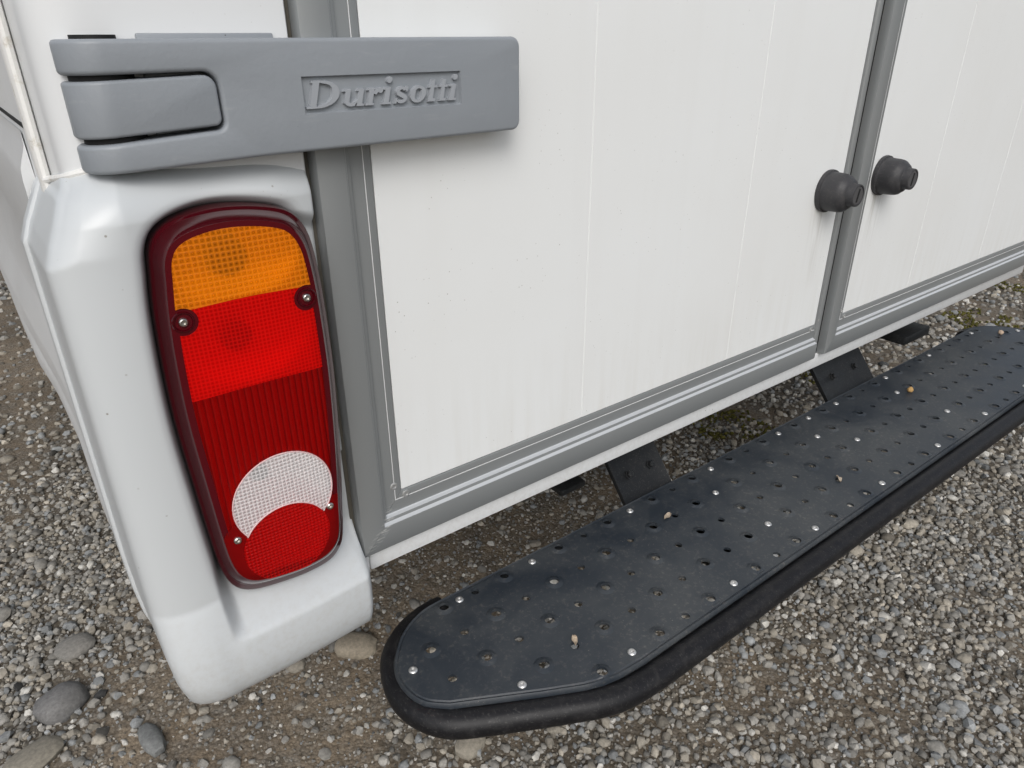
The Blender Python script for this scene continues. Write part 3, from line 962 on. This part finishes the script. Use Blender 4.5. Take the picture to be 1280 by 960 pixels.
# raised lettering, drawn as a slanted bold serif
def letter_faces():
    polys = []
    def quad(*p):
        polys.append(list(p))
    def bar(x0, y0, x1, y1, w0, w1=None):
        w1 = w0 if w1 is None else w1
        polys.append([(x0 - w0 / 2, y0), (x0 + w0 / 2, y0), (x1 + w1 / 2, y1), (x1 - w1 / 2, y1)])
    def line(x0, y0, x1, y1, w):
        dx, dy = x1 - x0, y1 - y0
        L = math.hypot(dx, dy)
        nx_, ny_ = -dy / L * w / 2, dx / L * w / 2
        polys.append([(x0 - nx_, y0 - ny_), (x1 - nx_, y1 - ny_), (x1 + nx_, y1 + ny_), (x0 + nx_, y0 + ny_)])
    def arc_(cx, cy, rx, ry, a0, a1, wside, wtop, n_=14):
        P = []
        for i in range(n_ + 1):
            a = math.radians(a0 + (a1 - a0) * i / n_)
            w = wtop + (wside - wtop) * abs(math.cos(a)) ** 1.3
            P.append(((cx + rx * math.cos(a), cy + ry * math.sin(a)), (cx + (rx - w) * math.cos(a), cy + (ry - min(w, wtop * 1.2)) * math.sin(a))))
        for (o1, i1), (o2, i2) in zip(P[:-1], P[1:]):
            polys.append([o1, o2, i2, i1])
    def disc(cx, cy, r):
        polys.append([(cx + r * math.cos(a), cy + r * math.sin(a)) for a in np.linspace(0, 2 * math.pi, 13)[:-1]])
    H, XH = 20.0, 12.8
    # D
    bar(5.0, 0, 5.0, H, 5.4)
    quad((0.2, 0), (10, 0), (10, 1.5), (0.2, 1.5)); quad((1.0, H - 1.5), (10, H - 1.5), (10, H), (1.0, H))
    arc_(9.6, H / 2, 16.5, H / 2, -90, 90, 6.2, 1.7)
    # u
    o = 30.5
    bar(o + 3.0, 2.6, o + 3.0, XH, 4.2); quad((o - 1.5, XH - 1.5), (o + 3, XH - 1.5), (o + 3, XH), (o - 0.8, XH))
    arc_(o + 7.6, 4.4, 6.7, 4.4, 180, 300, 4.2, 2.0); line(o + 9.0, 1.3, o + 13.2, 4.6, 1.9)
    bar(o + 14.6, 0, o + 14.6, XH, 4.4); quad((o + 14, 0), (o + 18.6, 0), (o + 18.6, 1.5), (o + 14, 1.5)); quad((o + 10.8, XH - 1.5), (o + 15, XH - 1.5), (o + 15, XH), (o + 11.4, XH))
    # r
    o = 51.5
    bar(o + 3.0, 0, o + 3.0, XH, 4.4); quad((o - 1.0, XH - 1.5), (o + 3, XH - 1.5), (o + 3, XH), (o - 0.4, XH)); quad((o - 0.8, 0), (o + 6.6, 0), (o + 6.6, 1.4), (o - 0.8, 1.4))
    arc_(o + 9.6, 7.0, 5.2, 5.6, 60, 160, 3.4, 2.8); disc(o + 11.4, 11.0, 2.1)
    # i
    def ii(o, ds=2.5):
        bar(o + 3.0, 0.6, o + 3.0, XH, 4.5); quad((o - 1.2, XH - 1.5), (o + 3, XH - 1.5), (o + 3, XH), (o - 0.5, XH)); quad((o - 0.6, 0), (o + 7.4, 0), (o + 7.4, 1.5), (o - 0.6, 1.5))
        disc(o + 3.2, H - 1.3, ds)
    ii(66.5)
    # s
    o = 77.5
    arc_(o + 5.2, 9.3, 4.9, 3.7, 20, 250, 3.0, 2.1); arc_(o + 6.3, 3.6, 5.1, 3.7, -160, 75, 3.2, 2.1)
    line(o + 2.0, 8.2, o + 9.4, 4.8, 3.4); quad((o + 9.0, 9.2), (o + 11.0, 9.2), (o + 11.2, XH), (o + 9.8, XH)); quad((o + 0.2, 0), (o + 1.6, 0), (o + 2.2, 4.0), (o + 0.4, 4.0))
    # o
    o = 92.0
    arc_(o + 7.4, XH / 2, 7.6, XH / 2 + 0.2, 0, 360, 4.6, 1.8, 30)
    # t t
    def tt(o):
        bar(o + 3.2, 1.2, o + 3.2, XH + 4.6, 4.3, 3.0); quad((o - 0.8, XH - 1.7), (o + 7.4, XH - 1.7), (o + 7.4, XH), (o - 0.8, XH)); quad((o + 1.1, 0), (o + 7.6, 0), (o + 7.6, 2.0), (o + 1.4, 2.0))
    tt(109.5); tt(120.5)
    ii(131.5, 2.3)
    return [[(x + 0.27 * y, y) for x, y in p] for p in polys]
LP = letter_faces()
tw = max(p[0] for q in LP for p in q)
sc_ = 0.1480 / tw
LX, LZ = -0.0108, 0.4850
vv, ff = [], []
for q in LP:
    area = sum(q[i][0] * q[(i + 1) % len(q)][1] - q[(i + 1) % len(q)][0] * q[i][1] for i in range(len(q)))
    if area < 0:
        q = q[::-1]
    b = len(vv)
    vv += [Vector((p[0] * sc_, p[1] * sc_)) for p in q]
    ff.append(list(range(b, b + len(q))))
cv2, ce2, cf2, ov, oe, of = geometry.delaunay_2d_cdt(vv, [], ff, 0, 1e-7)
bm = bmesh.new()
bvs = [bm.verts.new((LX + v.x, -0.0349, LZ + v.y)) for v in cv2]
for f, src in zip(cf2, of):
    if src:
        try:
            bm.faces.new([bvs[i] for i in f])
        except ValueError:
            pass
bmesh.ops.delete(bm, geom=[v for v in bm.verts if not v.link_faces], context='VERTS')
bd = [e for e in bm.edges if len(e.link_faces) == 1]
r = bmesh.ops.extrude_edge_only(bm, edges=bd)
nv = [g for g in r['geom'] if isinstance(g, bmesh.types.BMVert)]
for v in nv:
    v.co.y = -0.0314
bm.normal_update()
walls = [f for f in bm.faces if abs(f.normal.y) < 0.5]
bmesh.ops.recalc_face_normals(bm, faces=bm.faces)
offs = {}
nvs = set(nv)
for f in walls:
    for v in f.verts:
        if v in nvs:
            offs.setdefault(v, Vector((0, 0, 0)))
            offs[v] += Vector((f.normal.x, 0, f.normal.z)).normalized()
for v, d_ in offs.items():
    if d_.length > 1e-6:
        v.co += d_.normalized() * 0.00055
from_bm('lettering', bm, simple('lettering_lit_grey', (0.315, 0.335, 0.36), 0.40), arm, True, 30)  # paler than the arm: light caught by the raised letters is painted in

# ------------------------------------------------------------------ step
ZT = -0.130
CXS = 0.883
def mirror_path(half):
    return half + [(2 * CXS - x, y) for x, y in half[::-1]]
plate_half = [(0.122, 0.004), (0.075, 0.002), (0.036, -0.016), (0.008, -0.045), (-0.004, -0.070), (-0.0055, -0.100), (0.003, -0.125), (0.023, -0.1445)]
half_pts = catmull(plate_half, 5, False) + [np.array(p) for p in ((0.078, -0.1745), (0.116, -0.1955), (0.160, -0.2180), (0.182, -0.2262), (0.205, -0.2305), (0.240, -0.2330))]
plate_ol = [tuple(p) for p in half_pts] + [(2 * CXS - p[0], p[1]) for p in half_pts[::-1]]
PITCH = 0.0490
ROWS = [-0.0135, -0.0640, -0.1150, -0.1655, -0.2150]
rivets = [(0.0155, -0.0775), (0.104, -0.172), (0.123, -0.0135), (2 * CXS - 0.0155, -0.0775), (2 * CXS - 0.104, -0.172), (2 * CXS - 0.123, -0.0135)]
riv_k = {(0, k) for k in (5, 9, 13, 17, 19, 21, 25, 29)} | {(4, k) for k in (5, 9, 13, 17, 21, 25, 29)} | {(1, 12), (3, 12), (1, 24), (3, 24), (2, 19), (1, 18)}
POL = np.array(plate_ol)
holes = []
for r_, y in enumerate(ROWS):
    for k in range(0, 37):
        x = PITCH * k + 0.001 - 0.0022 * r_ * 0.9
        if x > 2 * CXS - 0.02:
            continue
        s_ = float(poly_sd(np.array([x]), np.array([y]), POL)[0])
        if s_ > -0.010:
            continue
        if (r_, k) in riv_k:
            rivets.append((x, y))
            continue
        if any(math.hypot(x - a, y - b) < 0.018 for a, b in rivets):
            continue
        big = (k + r_) % 2 == 0
        holes.append((x, y, 0.0066 if big else 0.0056, big))
vc, ed = [], []
def add_loop2(pts):
    b = len(vc)
    vc.extend([Vector((float(p[0]), float(p[1]))) for p in pts])
    ed.extend([(b + i, b + (i + 1) % len(pts)) for i in range(len(pts))])
add_loop2(plate_ol)
ol_in = inset(POL, 0.0022)
add_loop2(ol_in)
add_loop2(inset(POL, 0.0048))
add_loop2(inset(POL, 0.0064))
hole_pts = []
for (x, y, r, big) in holes:
    a = [2 * math.pi * i / 16 for i in range(16)]
    add_loop2([(x + r * math.cos(t), y + r * math.sin(t)) for t in a])
    if big:
        for rr in (0.0090, 0.0128):
            add_loop2([(x + rr * math.cos(t), y + rr * math.sin(t)) for t in a])
cv3, _, cf3, *_ = geometry.delaunay_2d_cdt(vc, ed, [], 0, 1e-6)
VX = np.array([v.x for v in cv3]); VY = np.array([v.y for v in cv3])
sdv = poly_sd(VX, VY, POL)
VZ = np.full(len(VX), ZT)
for (x, y, r, big) in holes:
    if big:
        d = np.hypot(VX - x, VY - y)
        sel = d < 0.0131
        VZ[sel] += np.interp(d[sel], [0.0066, 0.0068, 0.0090, 0.0127], [0.0021, 0.0021, 0.0014, 0.0])
edge_ = np.abs(sdv) < 2e-4
VZ[edge_] -= 0.0030
VZ[np.abs(sdv + 0.0048) < 3e-4] -= 0.0012
bm = bmesh.new()
bv_ = [bm.verts.new((a, b, c)) for a, b, c in zip(VX, VY, VZ)]
cxs = np.array([np.mean([VX[i] for i in f]) for f in cf3]); cys = np.array([np.mean([VY[i] for i in f]) for f in cf3])
sdf = poly_sd(cxs, cys, POL)
hole_arr = np.array([(h[0], h[1], h[2]) for h in holes])
for f, cx, cy, s_ in zip(cf3, cxs, cys, sdf):
    if s_ > 0:
        continue
    if (np.hypot(hole_arr[:, 0] - cx, hole_arr[:, 1] - cy) < hole_arr[:, 2] * 0.97).any():
        continue
    bm.faces.new([bv_[i] for i in f])
bmesh.ops.delete(bm, geom=[v for v in bm.verts if not v.link_faces], context='VERTS')
bd = [e for e in bm.edges if len(e.link_faces) == 1]
r = bmesh.ops.extrude_edge_only(bm, edges=bd)
bmesh.ops.translate(bm, verts=[g for g in r['geom'] if isinstance(g, bmesh.types.BMVert)], vec=(0, 0, -0.004))

tube_half = [(0.108, 0.0080), (0.080, 0.0070), (0.046, -0.004), (0.016, -0.028), (0.000, -0.062), (-0.0045, -0.092), (0.002, -0.122), (0.022, -0.1500), (0.060, -0.1735)]
th = catmull(tube_half, 6, False) + [np.array(p) for p in ((0.11, -0.200), (0.150, -0.2205))] + [np.array(p) for p in catmull([(0.165, -0.228), (0.195, -0.2385), (0.235, -0.2435), (0.30, -0.2445)], 4, False)]
tp = [(p[0], p[1], ZT - 0.0225) for p in th] + [(x, -0.2445, ZT - 0.0225) for x in np.linspace(0.36, 2 * CXS - 0.36, 30)] + [(2 * CXS - p[0], p[1], ZT - 0.0225) for p in th[::-1]]
v, f = tube_along(tp, 0.0168, 18)
step = mk('rear_step', v, f, M['rubber'], van, True, 50)
step['label'] = 'long black perforated rear step with a rounded rubber edge'
tread = from_bm('tread_plate', bm, M['tread'], step, True, 40)
for p_ in tread.data.polygons:
    if all(abs(tread.data.vertices[i].co.z - ZT) < 1e-5 for i in p_.vertices):
        p_.use_smooth = False
rim_o, rim_i = inset(POL, 0.0008), inset(POL, 0.0026)
kk = len(rim_o)
RV = [(p[0], p[1], ZT - 0.0032) for p in rim_o] + [(p[0], p[1], ZT - 0.024) for p in rim_o] + [(p[0], p[1], ZT - 0.024) for p in rim_i] + [(p[0], p[1], ZT - 0.0032) for p in rim_i]
RF = [(r_ * kk + i, r_ * kk + (i + 1) % kk, ((r_ + 1) % 4) * kk + (i + 1) % kk, ((r_ + 1) % 4) * kk + i) for r_ in range(4) for i in range(kk)]
mk('plate_rim', RV, RF, M['black_steel'], step, True, 50)
rv, rf = lathe([(0.0054, 0), (0.0054, 0.0008), (0.0046, 0.0019), (0.0032, 0.0024), (0.0024, 0.0022), (0.0021, 0.0004)], (0, 0, 0), (0, 0, 1), 16)
rme = bpy.data.meshes.new('rivet')
rme.from_pydata([tuple(p) for p in rv], [], rf)
fin(rme, M['alu_rivet'])
for (x, y) in rivets:
    o = link(bpy.data.objects.new('rivet', rme), step)
    o.location = (x, y, ZT - 0.0001)
    o.rotation_euler = (0, 0, random.uniform(0, 6))
# steel angle carrying the plate, and the two arms that hang it from the chassis
for y0, y1 in ((-0.020, 0.001), ):
    box('step_rail', 0.13, 2 * CXS - 0.13, y0, y1, ZT - 0.030, ZT - 0.0045, M['black_steel'], step, 0.001)
for bx0, bx1 in ((0.462, 0.572), (1.052, 1.234)):
    bm = bmesh.new()
    prof_ = [(-0.19, -0.158), (0.012, -0.158), (0.070, -0.088), (0.12, -0.040), (0.36, -0.040), (0.36, -0.034), (0.115, -0.034), (0.064, -0.083), (0.008, -0.151), (-0.19, -0.151)]
    A = [bm.verts.new((bx0, y, z)) for y, z in prof_]
    B = [bm.verts.new((bx1, y, z)) for y, z in prof_]
    k = len(prof_)
    for i in range(k):
        bm.faces.new((A[i], A[(i + 1) % k], B[(i + 1) % k], B[i]))
    bm.faces.new(A[::-1]); bm.faces.new(B)
    bmesh.ops.bevel(bm, geom=bm.edges[:], offset=0.001, segments=1, affect='EDGES')
    from_bm('step_bracket', bm, M['black_steel'], step)
    for qx in (0.28, 0.74):
        px_ = bx0 + (bx1 - bx0) * qx
        v, f = lathe([(0.0085, 0), (0.0085, 0.0012), (0.0060, 0.0014), (0.0060, 0.0058), (0.0048, 0.0068)], (px_, 0.040, -0.1105), (0, -0.77, 0.64), 6)
        mk('bolt', v, f, M['black_steel'], step, True, 20)
for (x0, x1, y0, y1, z0, z1) in ((1.40, 1.52, 0.035, 0.15, -0.118, -0.096), (0.40, 0.455, 0.10, 0.22, -0.150, -0.138)):
    t_ = box('chassis_bracket', x0, x1, y0, y1, z0, z1, M['black_steel'], van, 0.004)
    v, f = lathe([(0.012, 0), (0.012, 0.006), (0.008, 0.010)], ((x0 + x1) / 2, (y0 + y1) / 2, z1), (0, 0, 1), 6)
    mk('bolt', v, f, M['black_steel'], t_)

# ================================================================== gravel
def project(x, y, z):
    d = Vector((x, y, z)) - CAM
    w = d.dot(FWD)
    if w <= 0.05:
        return None
    return (640 + 885.22 * d.dot(RIGHT) / w, 480 + 885.22 * d.dot(DOWN) / w, w)

def stone_shape(seed, npts, flat=0.65, jitter=0.22):
    r_ = random.Random(seed)
    bm = bmesh.new()
    ex, ey = r_.uniform(0.75, 1.0), r_.uniform(0.55, 0.95)
    for i in range(npts):
        k = (i + 0.5) / npts
        ph = math.acos(1 - 2 * k)
        th = math.pi * (1 + 5 ** 0.5) * i + r_.uniform(-0.5, 0.5)
        rr = 1 + r_.uniform(-jitter, jitter)
        bm.verts.new((rr * ex * math.cos(th) * math.sin(ph), rr * ey * math.sin(th) * math.sin(ph), rr * flat * math.cos(ph)))
    r2 = bmesh.ops.convex_hull(bm, input=bm.verts[:])
    bmesh.ops.delete(bm, geom=[g for g in r2['geom_interior'] if isinstance(g, bmesh.types.BMVert)], context='VERTS')
    bmesh.ops.triangulate(bm, faces=bm.faces[:])
    bmesh.ops.recalc_face_normals(bm, faces=bm.faces)
    bm.verts.index_update()
    V_ = np.array([v.co[:] for v in bm.verts])
    F_ = np.array([[v.index for v in f.verts] for f in bm.faces])
    bm.free()
    return V_, F_

def stone_colour():
    t = random.random()
    b = random.gauss(0.250, 0.066)
    if t < 0.46:
        c = (b * 1.03, b * 0.985, b * 0.89)
    elif t < 0.60:
        c = (b * 0.92, b * 0.95, b * 0.95)
    elif t < 0.93:
        c = (b * 1.12, b * 1.02, b * 0.85)
    else:
        b = random.uniform(0.40, 0.58)
        c = (b, b * 0.97, b * 0.89)
    return tuple(min(0.6, max(0.045, v)) for v in c)

SH_BIG = [stone_shape(100 + i, 44, random.uniform(0.45, 0.75), 0.13) for i in range(14)]
SH_MED = [stone_shape(200 + i, 18, random.uniform(0.5, 0.8), 0.20) for i in range(24)]
SH_SML = [stone_shape(300 + i, 9, random.uniform(0.55, 0.9), 0.22) for i in range(16)]

def rot_of(yaw, tx, ty):
    cy, sy, cx, sx, cp, sp = math.cos(yaw), math.sin(yaw), math.cos(tx), math.sin(tx), math.cos(ty), math.sin(ty)
    Rz = np.array([[cy, -sy, 0], [sy, cy, 0], [0, 0, 1]])
    Rx = np.array([[1, 0, 0], [0, cx, -sx], [0, sx, cx]])
    Ry = np.array([[cp, 0, sp], [0, 1, 0], [-sp, 0, cp]])
    return Rz @ Rx @ Ry

XL, XH_, YL, YH = -1.1, 3.9, -1.15, 4.0
def in_view(x, y, margin=170):
    q = project(x, y, GZ)
    return q is not None and -margin < q[0] < 1280 + margin and -margin < q[1] < 960 + margin

cand = []      # (x, y, z, size, kind, shape, rot, colour, image size)
def scatter(pitch, smin, smax, kind, keep, maxd, far_pitch=None):
    y = YL
    while y < YH:
        dloc = max(0.9, (y - CAM.y))
        x = XL + random.uniform(0, pitch)
        while x < XH_:
            d = math.hypot(x - CAM.x, y - CAM.y)
            px = pitch * (1.0 if d < 1.6 else min(2.2, d / 1.6))
            xx, yy = x + random.uniform(-0.45, 0.45) * px, y + random.uniform(-0.45, 0.45) * px
            if d < maxd and (px <= pitch or random.random() < pitch / px) and in_view(xx, yy):
                s = soilness(xx, yy)
                if random.random() < keep(s):
                    size = random.uniform(smin, smax) if random.random() < 0.8 else random.uniform(smax, smax * 1.5)
                    if d > 1.6:
                        size *= min(1.5, (d / 1.6) ** 0.5)
                    nsh = {'big': 14, 'med': 24, 'sml': 16}[kind]
                    z = GZ + gh(xx, yy) + size * random.uniform(-0.12, 0.30) * (1 - 0.6 * s)
                    cand.append((xx, yy, z, size / 2, kind, random.randrange(nsh), (random.uniform(0, 6.28), random.gauss(0, 0.28), random.gauss(0, 0.28)), stone_colour(), size / math.hypot(d, 1.1)))
            x += px
        y += pitch
scatter(0.0124, 0.0110, 0.0185, 'med', lambda s: 1.0 - 0.84 * s, 4.4)
scatter(0.0082, 0.0045, 0.0090, 'sml', lambda s: 0.70 - 0.30 * s, 2.1)
scatter(0.056, 0.018, 0.029, 'big', lambda s: 0.45 - 0.28 * s, 4.0)

def stone_mat(name, use_obj):
    t = NT(name)
    if use_obj:
        oi = t.n.new('ShaderNodeObjectInfo')
        col = oi.outputs['Color']
    else:
        at = t.n.new('ShaderNodeAttribute')
        at.attribute_name = 'Col'
        col = at.outputs['Color']
    geo = t.n.new('ShaderNodeNewGeometry')
    n1 = t.noise(160, 4, 0.65, geo.outputs['Position'])
    c = t.mix(0.55, col, t.ramp(n1, [(0.25, 0.22), (0.75, 0.78)]), 'OVERLAY')
    n2 = t.noise(900, 3, 0.7, geo.outputs['Position'])
    c = t.mix(t.ramp(n2, [(0.58, 0.0), (0.75, 0.35)]), c, (0.40, 0.38, 0.34))
    t.set(Base_Color=c, Roughness=0.85, Specular_IOR_Level=0.3, Normal=t.bump(n2, 0.35, 0.0006, t.bump(n1, 0.45, 0.0015)))
    return t.m
M['stone'] = stone_mat('stone_surface', True)
M['gravel'] = stone_mat('gravel_surface', False)
SHAPES = {'big': SH_BIG, 'med': SH_MED, 'sml': SH_SML}

# the stones that show largest stand alone, each its own piece of the ground
def visible_piece(c):
    q = project(c[0], c[1], c[2])
    if q is None or not (5 < q[0] < 1275 and 5 < q[1] < 955):
        return False
    u, v = q[0], q[1]
    if u > 470 and v < 706 - 0.456 * (u - 476) + 12:      # behind the doors and sill
        return False
    if u < 470 and v < min(880, 340 + 2.3 * u + 30):       # behind the corner
        if u > 20:
            return False
    if u > 470 and v < 760 + 0 * u and v > 750 - 0.52 * (u - 555) and v < 905 - 0.72 * (u - 785):
        return False
    return True
order = sorted(range(len(cand)), key=lambda i: -cand[i][8])
solo, rest = [], []
for i in order:
    if len(solo) < 294 and cand[i][4] != 'sml' and visible_piece(cand[i]):
        solo.append(cand[i])
    else:
        rest.append(cand[i])
shape_me = {}
for kind in ('big', 'med'):
    for i, (V_, F_) in enumerate(SHAPES[kind]):
        me = bpy.data.meshes.new('stone')
        me.from_pydata(V_.tolist(), [], F_.tolist())
        fin(me, M['stone'], True, 40)
        shape_me[(kind, i)] = me
for c in solo:
    o = link(bpy.data.objects.new('stone', shape_me[(c[4], c[5])]), ground)
    o.matrix_local = Matrix.Translation(c[:3]) @ Matrix(rot_of(*c[6]).tolist()).to_4x4() @ Matrix.Diagonal((c[3], c[3], c[3], 1))
    o.color = (*c[7], 1)

# all the rest is loose gravel nobody could count
def build_stuff(name, items, mat, angle=180):
    VV, FF, CC = [], [], []
    off = 0
    for c in items:
        V_, F_ = SHAPES[c[4]][c[5]]
        VV.append((V_ * c[3]) @ rot_of(*c[6]).T + np.array(c[:3]))
        FF.append(F_ + off)
        CC.append(np.repeat(np.array([[*c[7], 1.0]]), len(V_), 0))
        off += len(V_)
    VV = np.concatenate(VV).astype(np.float32); FF = np.concatenate(FF).astype(np.int32); CC = np.concatenate(CC).astype(np.float32)
    me = bpy.data.meshes.new(name)
    me.vertices.add(len(VV)); me.vertices.foreach_set('co', VV.ravel())
    me.loops.add(len(FF) * 3); me.loops.foreach_set('vertex_index', FF.ravel())
    me.polygons.add(len(FF)); me.polygons.foreach_set('loop_start', np.arange(0, len(FF) * 3, 3, dtype=np.int32))
    at = me.color_attributes.new('Col', 'FLOAT_COLOR', 'POINT')
    at.data.foreach_set('color', CC.ravel())
    me.update(calc_edges=True)
    me.materials.append(mat)
    me.polygons.foreach_set('use_smooth', [True] * len(FF))
    me.set_sharp_from_angle(angle=math.radians(42))
    o = link(bpy.data.objects.new(name, me))
    o['kind'] = 'stuff'
    return o
g_ = build_stuff('gravel', rest, M['gravel'])
g_['label'] = 'loose grey and tan gravel spread over the dirt yard'
g_['category'] = 'gravel'
print('stones', len(cand), 'solo', len(solo))

# a few big stones one would notice
BIGS = [(-0.362, 0.585, 0.080, 0.090, 0.052, (0.175, 0.172, 0.168), 0.5, 'large smooth dark grey cobble lying below the bumper corner'),
        (-0.322, 0.725, 0.076, 0.072, 0.026, (0.23, 0.22, 0.20), 0.2, 'flat grey angular stone just behind the dark cobble'),
        (-0.418, 0.492, 0.092, 0.062, 0.028, (0.24, 0.22, 0.18), 0.3, 'long tan-grey stone in front of the dark cobble'),
        (-0.250, 0.410, 0.040, 0.080, 0.026, (0.19, 0.195, 0.19), 0.1, 'narrow slate-grey stone on bare dirt below the bumper corner'),
        (0.122, 0.385, 0.062, 0.072, 0.036, (0.30, 0.26, 0.20), 1.0, 'rounded tan stone between bumper corner and step end'),
        (0.180, 0.070, 0.062, 0.052, 0.030, (0.27, 0.245, 0.20), 0.4, 'tan stone in front of the near end of the step'),
        (0.969, 0.002, 0.034, 0.028, 0.016, (0.22, 0.22, 0.215), 0.1, 'smooth grey pebble beside the front edge of the step')]
for i, (x, y, a, b, hgt, colr, yaw, lb) in enumerate(BIGS):
    V_, F_ = stone_shape(900 + i, 70, 1.0, 0.08)
    V_ = np.sign(V_) * np.abs(V_) ** 0.78
    me = bpy.data.meshes.new('cobble')
    me.from_pydata((V_ * np.array([a / 2 * 1.06, b / 2 * 1.22, hgt / 2 * 1.05])).tolist(), [], F_.tolist())
    fin(me, M['stone'], True, 40)
    o = link(bpy.data.objects.new('cobble', me))
    o.location = (x, y, GZ + gh(x, y) + hgt * 0.20)
    o.rotation_euler = (random.gauss(0, 0.1), random.gauss(0, 0.1), yaw)
    o.color = (*colr, 1)
    o['label'] = lb
    o['category'] = 'stone'
    o['group'] = 'larger stones among the gravel'

# moss between the stones at the far right
def moss_mat():
    t = NT('moss')
    g = t.n.new('ShaderNodeNewGeometry')
    c = t.mix(t.ramp(t.noise(60, 5, 0.65, g.outputs['Position']), [(0.3, 0.0), (0.7, 1.0)]), (0.055, 0.060, 0.015), (0.16, 0.14, 0.04))
    t.set(Base_Color=c, Roughness=1.0, Specular_IOR_Level=0.1, Normal=t.bump(t.noise(500, 4, 0.7, g.outputs['Position']), 1.0, 0.003))
    return t.m
moss_items = []
tries = 0
while len(moss_items) < 5200 and tries < 200000:
    tries += 1
    x, y = random.uniform(0.9, 3.8), random.uniform(-0.5, 1.8)
    if not in_view(x, y, 60):
        continue
    d_ = noise.noise(Vector((x * 3.2 + 11, y * 3.2, 1.0))) + 0.6 * noise.noise(Vector((x * 9, y * 9, 5.0))) + 0.25 * (x - 2.3)
    if d_ < 0.33:
        continue
    s_ = random.uniform(0.004, 0.010)
    moss_items.append((x, y, GZ + gh(x, y) + random.uniform(0.001, 0.007), s_, 'sml', random.randrange(16), (random.uniform(0, 6), random.gauss(0, 0.3), random.gauss(0, 0.3)), (0.08, 0.09, 0.02), 0))
mo = build_stuff('moss', moss_items, moss_mat())
mo['label'] = 'patches of yellow-green moss growing between the stones'
mo['category'] = 'moss'

# ------------------------------------------------------------------ bits lying on the step
def leaf_bit(x, y, L, W, yaw, tilt, col, lb, name='dry_leaf', cat='leaf'):
    bm = bmesh.new()
    N = 9
    rows = []
    for i in range(N):
        t = i / (N - 1)
        w = W * (math.sin(math.pi * min(0.98, t * 0.94 + 0.03)) ** 0.8) * 0.5
        cz = 0.0016 * math.sin(t * 3) + 0.0012 * math.sin(t * 9 + L * 3000)
        rows.append([bm.verts.new((L * (t - 0.5), s * w, cz + (0.0014 if s else 0.0) * W / 0.006 + dz)) for dz in (0, 0.0005) for s in (-1, 0, 1)])
    for a, b in zip(rows[:-1], rows[1:]):
        for k in (0, 1, 3, 4):
            bm.faces.new((a[k], a[k + 1], b[k + 1], b[k]))
        for k in (0, 2):
            bm.faces.new((a[k], b[k], b[k + 3], a[k + 3]))
    t_ = NT('dry_leaf_' + str(round(x, 2)))
    t_.set(Base_Color=t_.mix(t_.ramp(t_.noise(400, 4), [(0.3, 0.0), (0.7, 1.0)]), col, tuple(c * 0.5 for c in col)), Roughness=0.8)
    o = from_bm(name, bm, t_.m, None, True, 60)
    o.location = (x, y, ZT + 0.0012)
    o.rotation_euler = (tilt, 0, yaw)
    o['label'] = lb
    o['category'] = cat
    o['group'] = 'dry bits lying on the step'
leaf_bit(0.194, -0.160, 0.017, 0.0075, 1.0, 0.25, (0.50, 0.40, 0.29), 'pale dry leaf scrap on the near end of the step')
leaf_bit(0.779, -0.165, 0.018, 0.0075, 0.9, 0.3, (0.48, 0.40, 0.31), 'pale dry leaf scrap near the middle front of the step')
leaf_bit(0.475, -0.061, 0.019, 0.0080, 0.2, 0.1, (0.45, 0.37, 0.28), 'curled dry leaf scrap beside a hole toward the back of the step')
for x, y, col, lb in ((1.198, -0.079, (0.42, 0.26, 0.10), 'small amber pebble lying on the step'), (1.69, -0.061, (0.42, 0.32, 0.24), 'small pinkish-tan pebble on the far end of the step')):
    V_, F_ = stone_shape(int(x * 1000), 30, 0.7, 0.1)
    me = bpy.data.meshes.new('pebble')
    me.from_pydata((V_ * 0.009).tolist(), [], F_.tolist())
    fin(me, M['stone'], True, 50)
    o = link(bpy.data.objects.new('pebble', me))
    o.location = (x, y, ZT + 0.0055)
    o.color = (*col, 1)
    o['label'] = lb
    o['category'] = 'pebble'
    o['group'] = 'dry bits lying on the step'
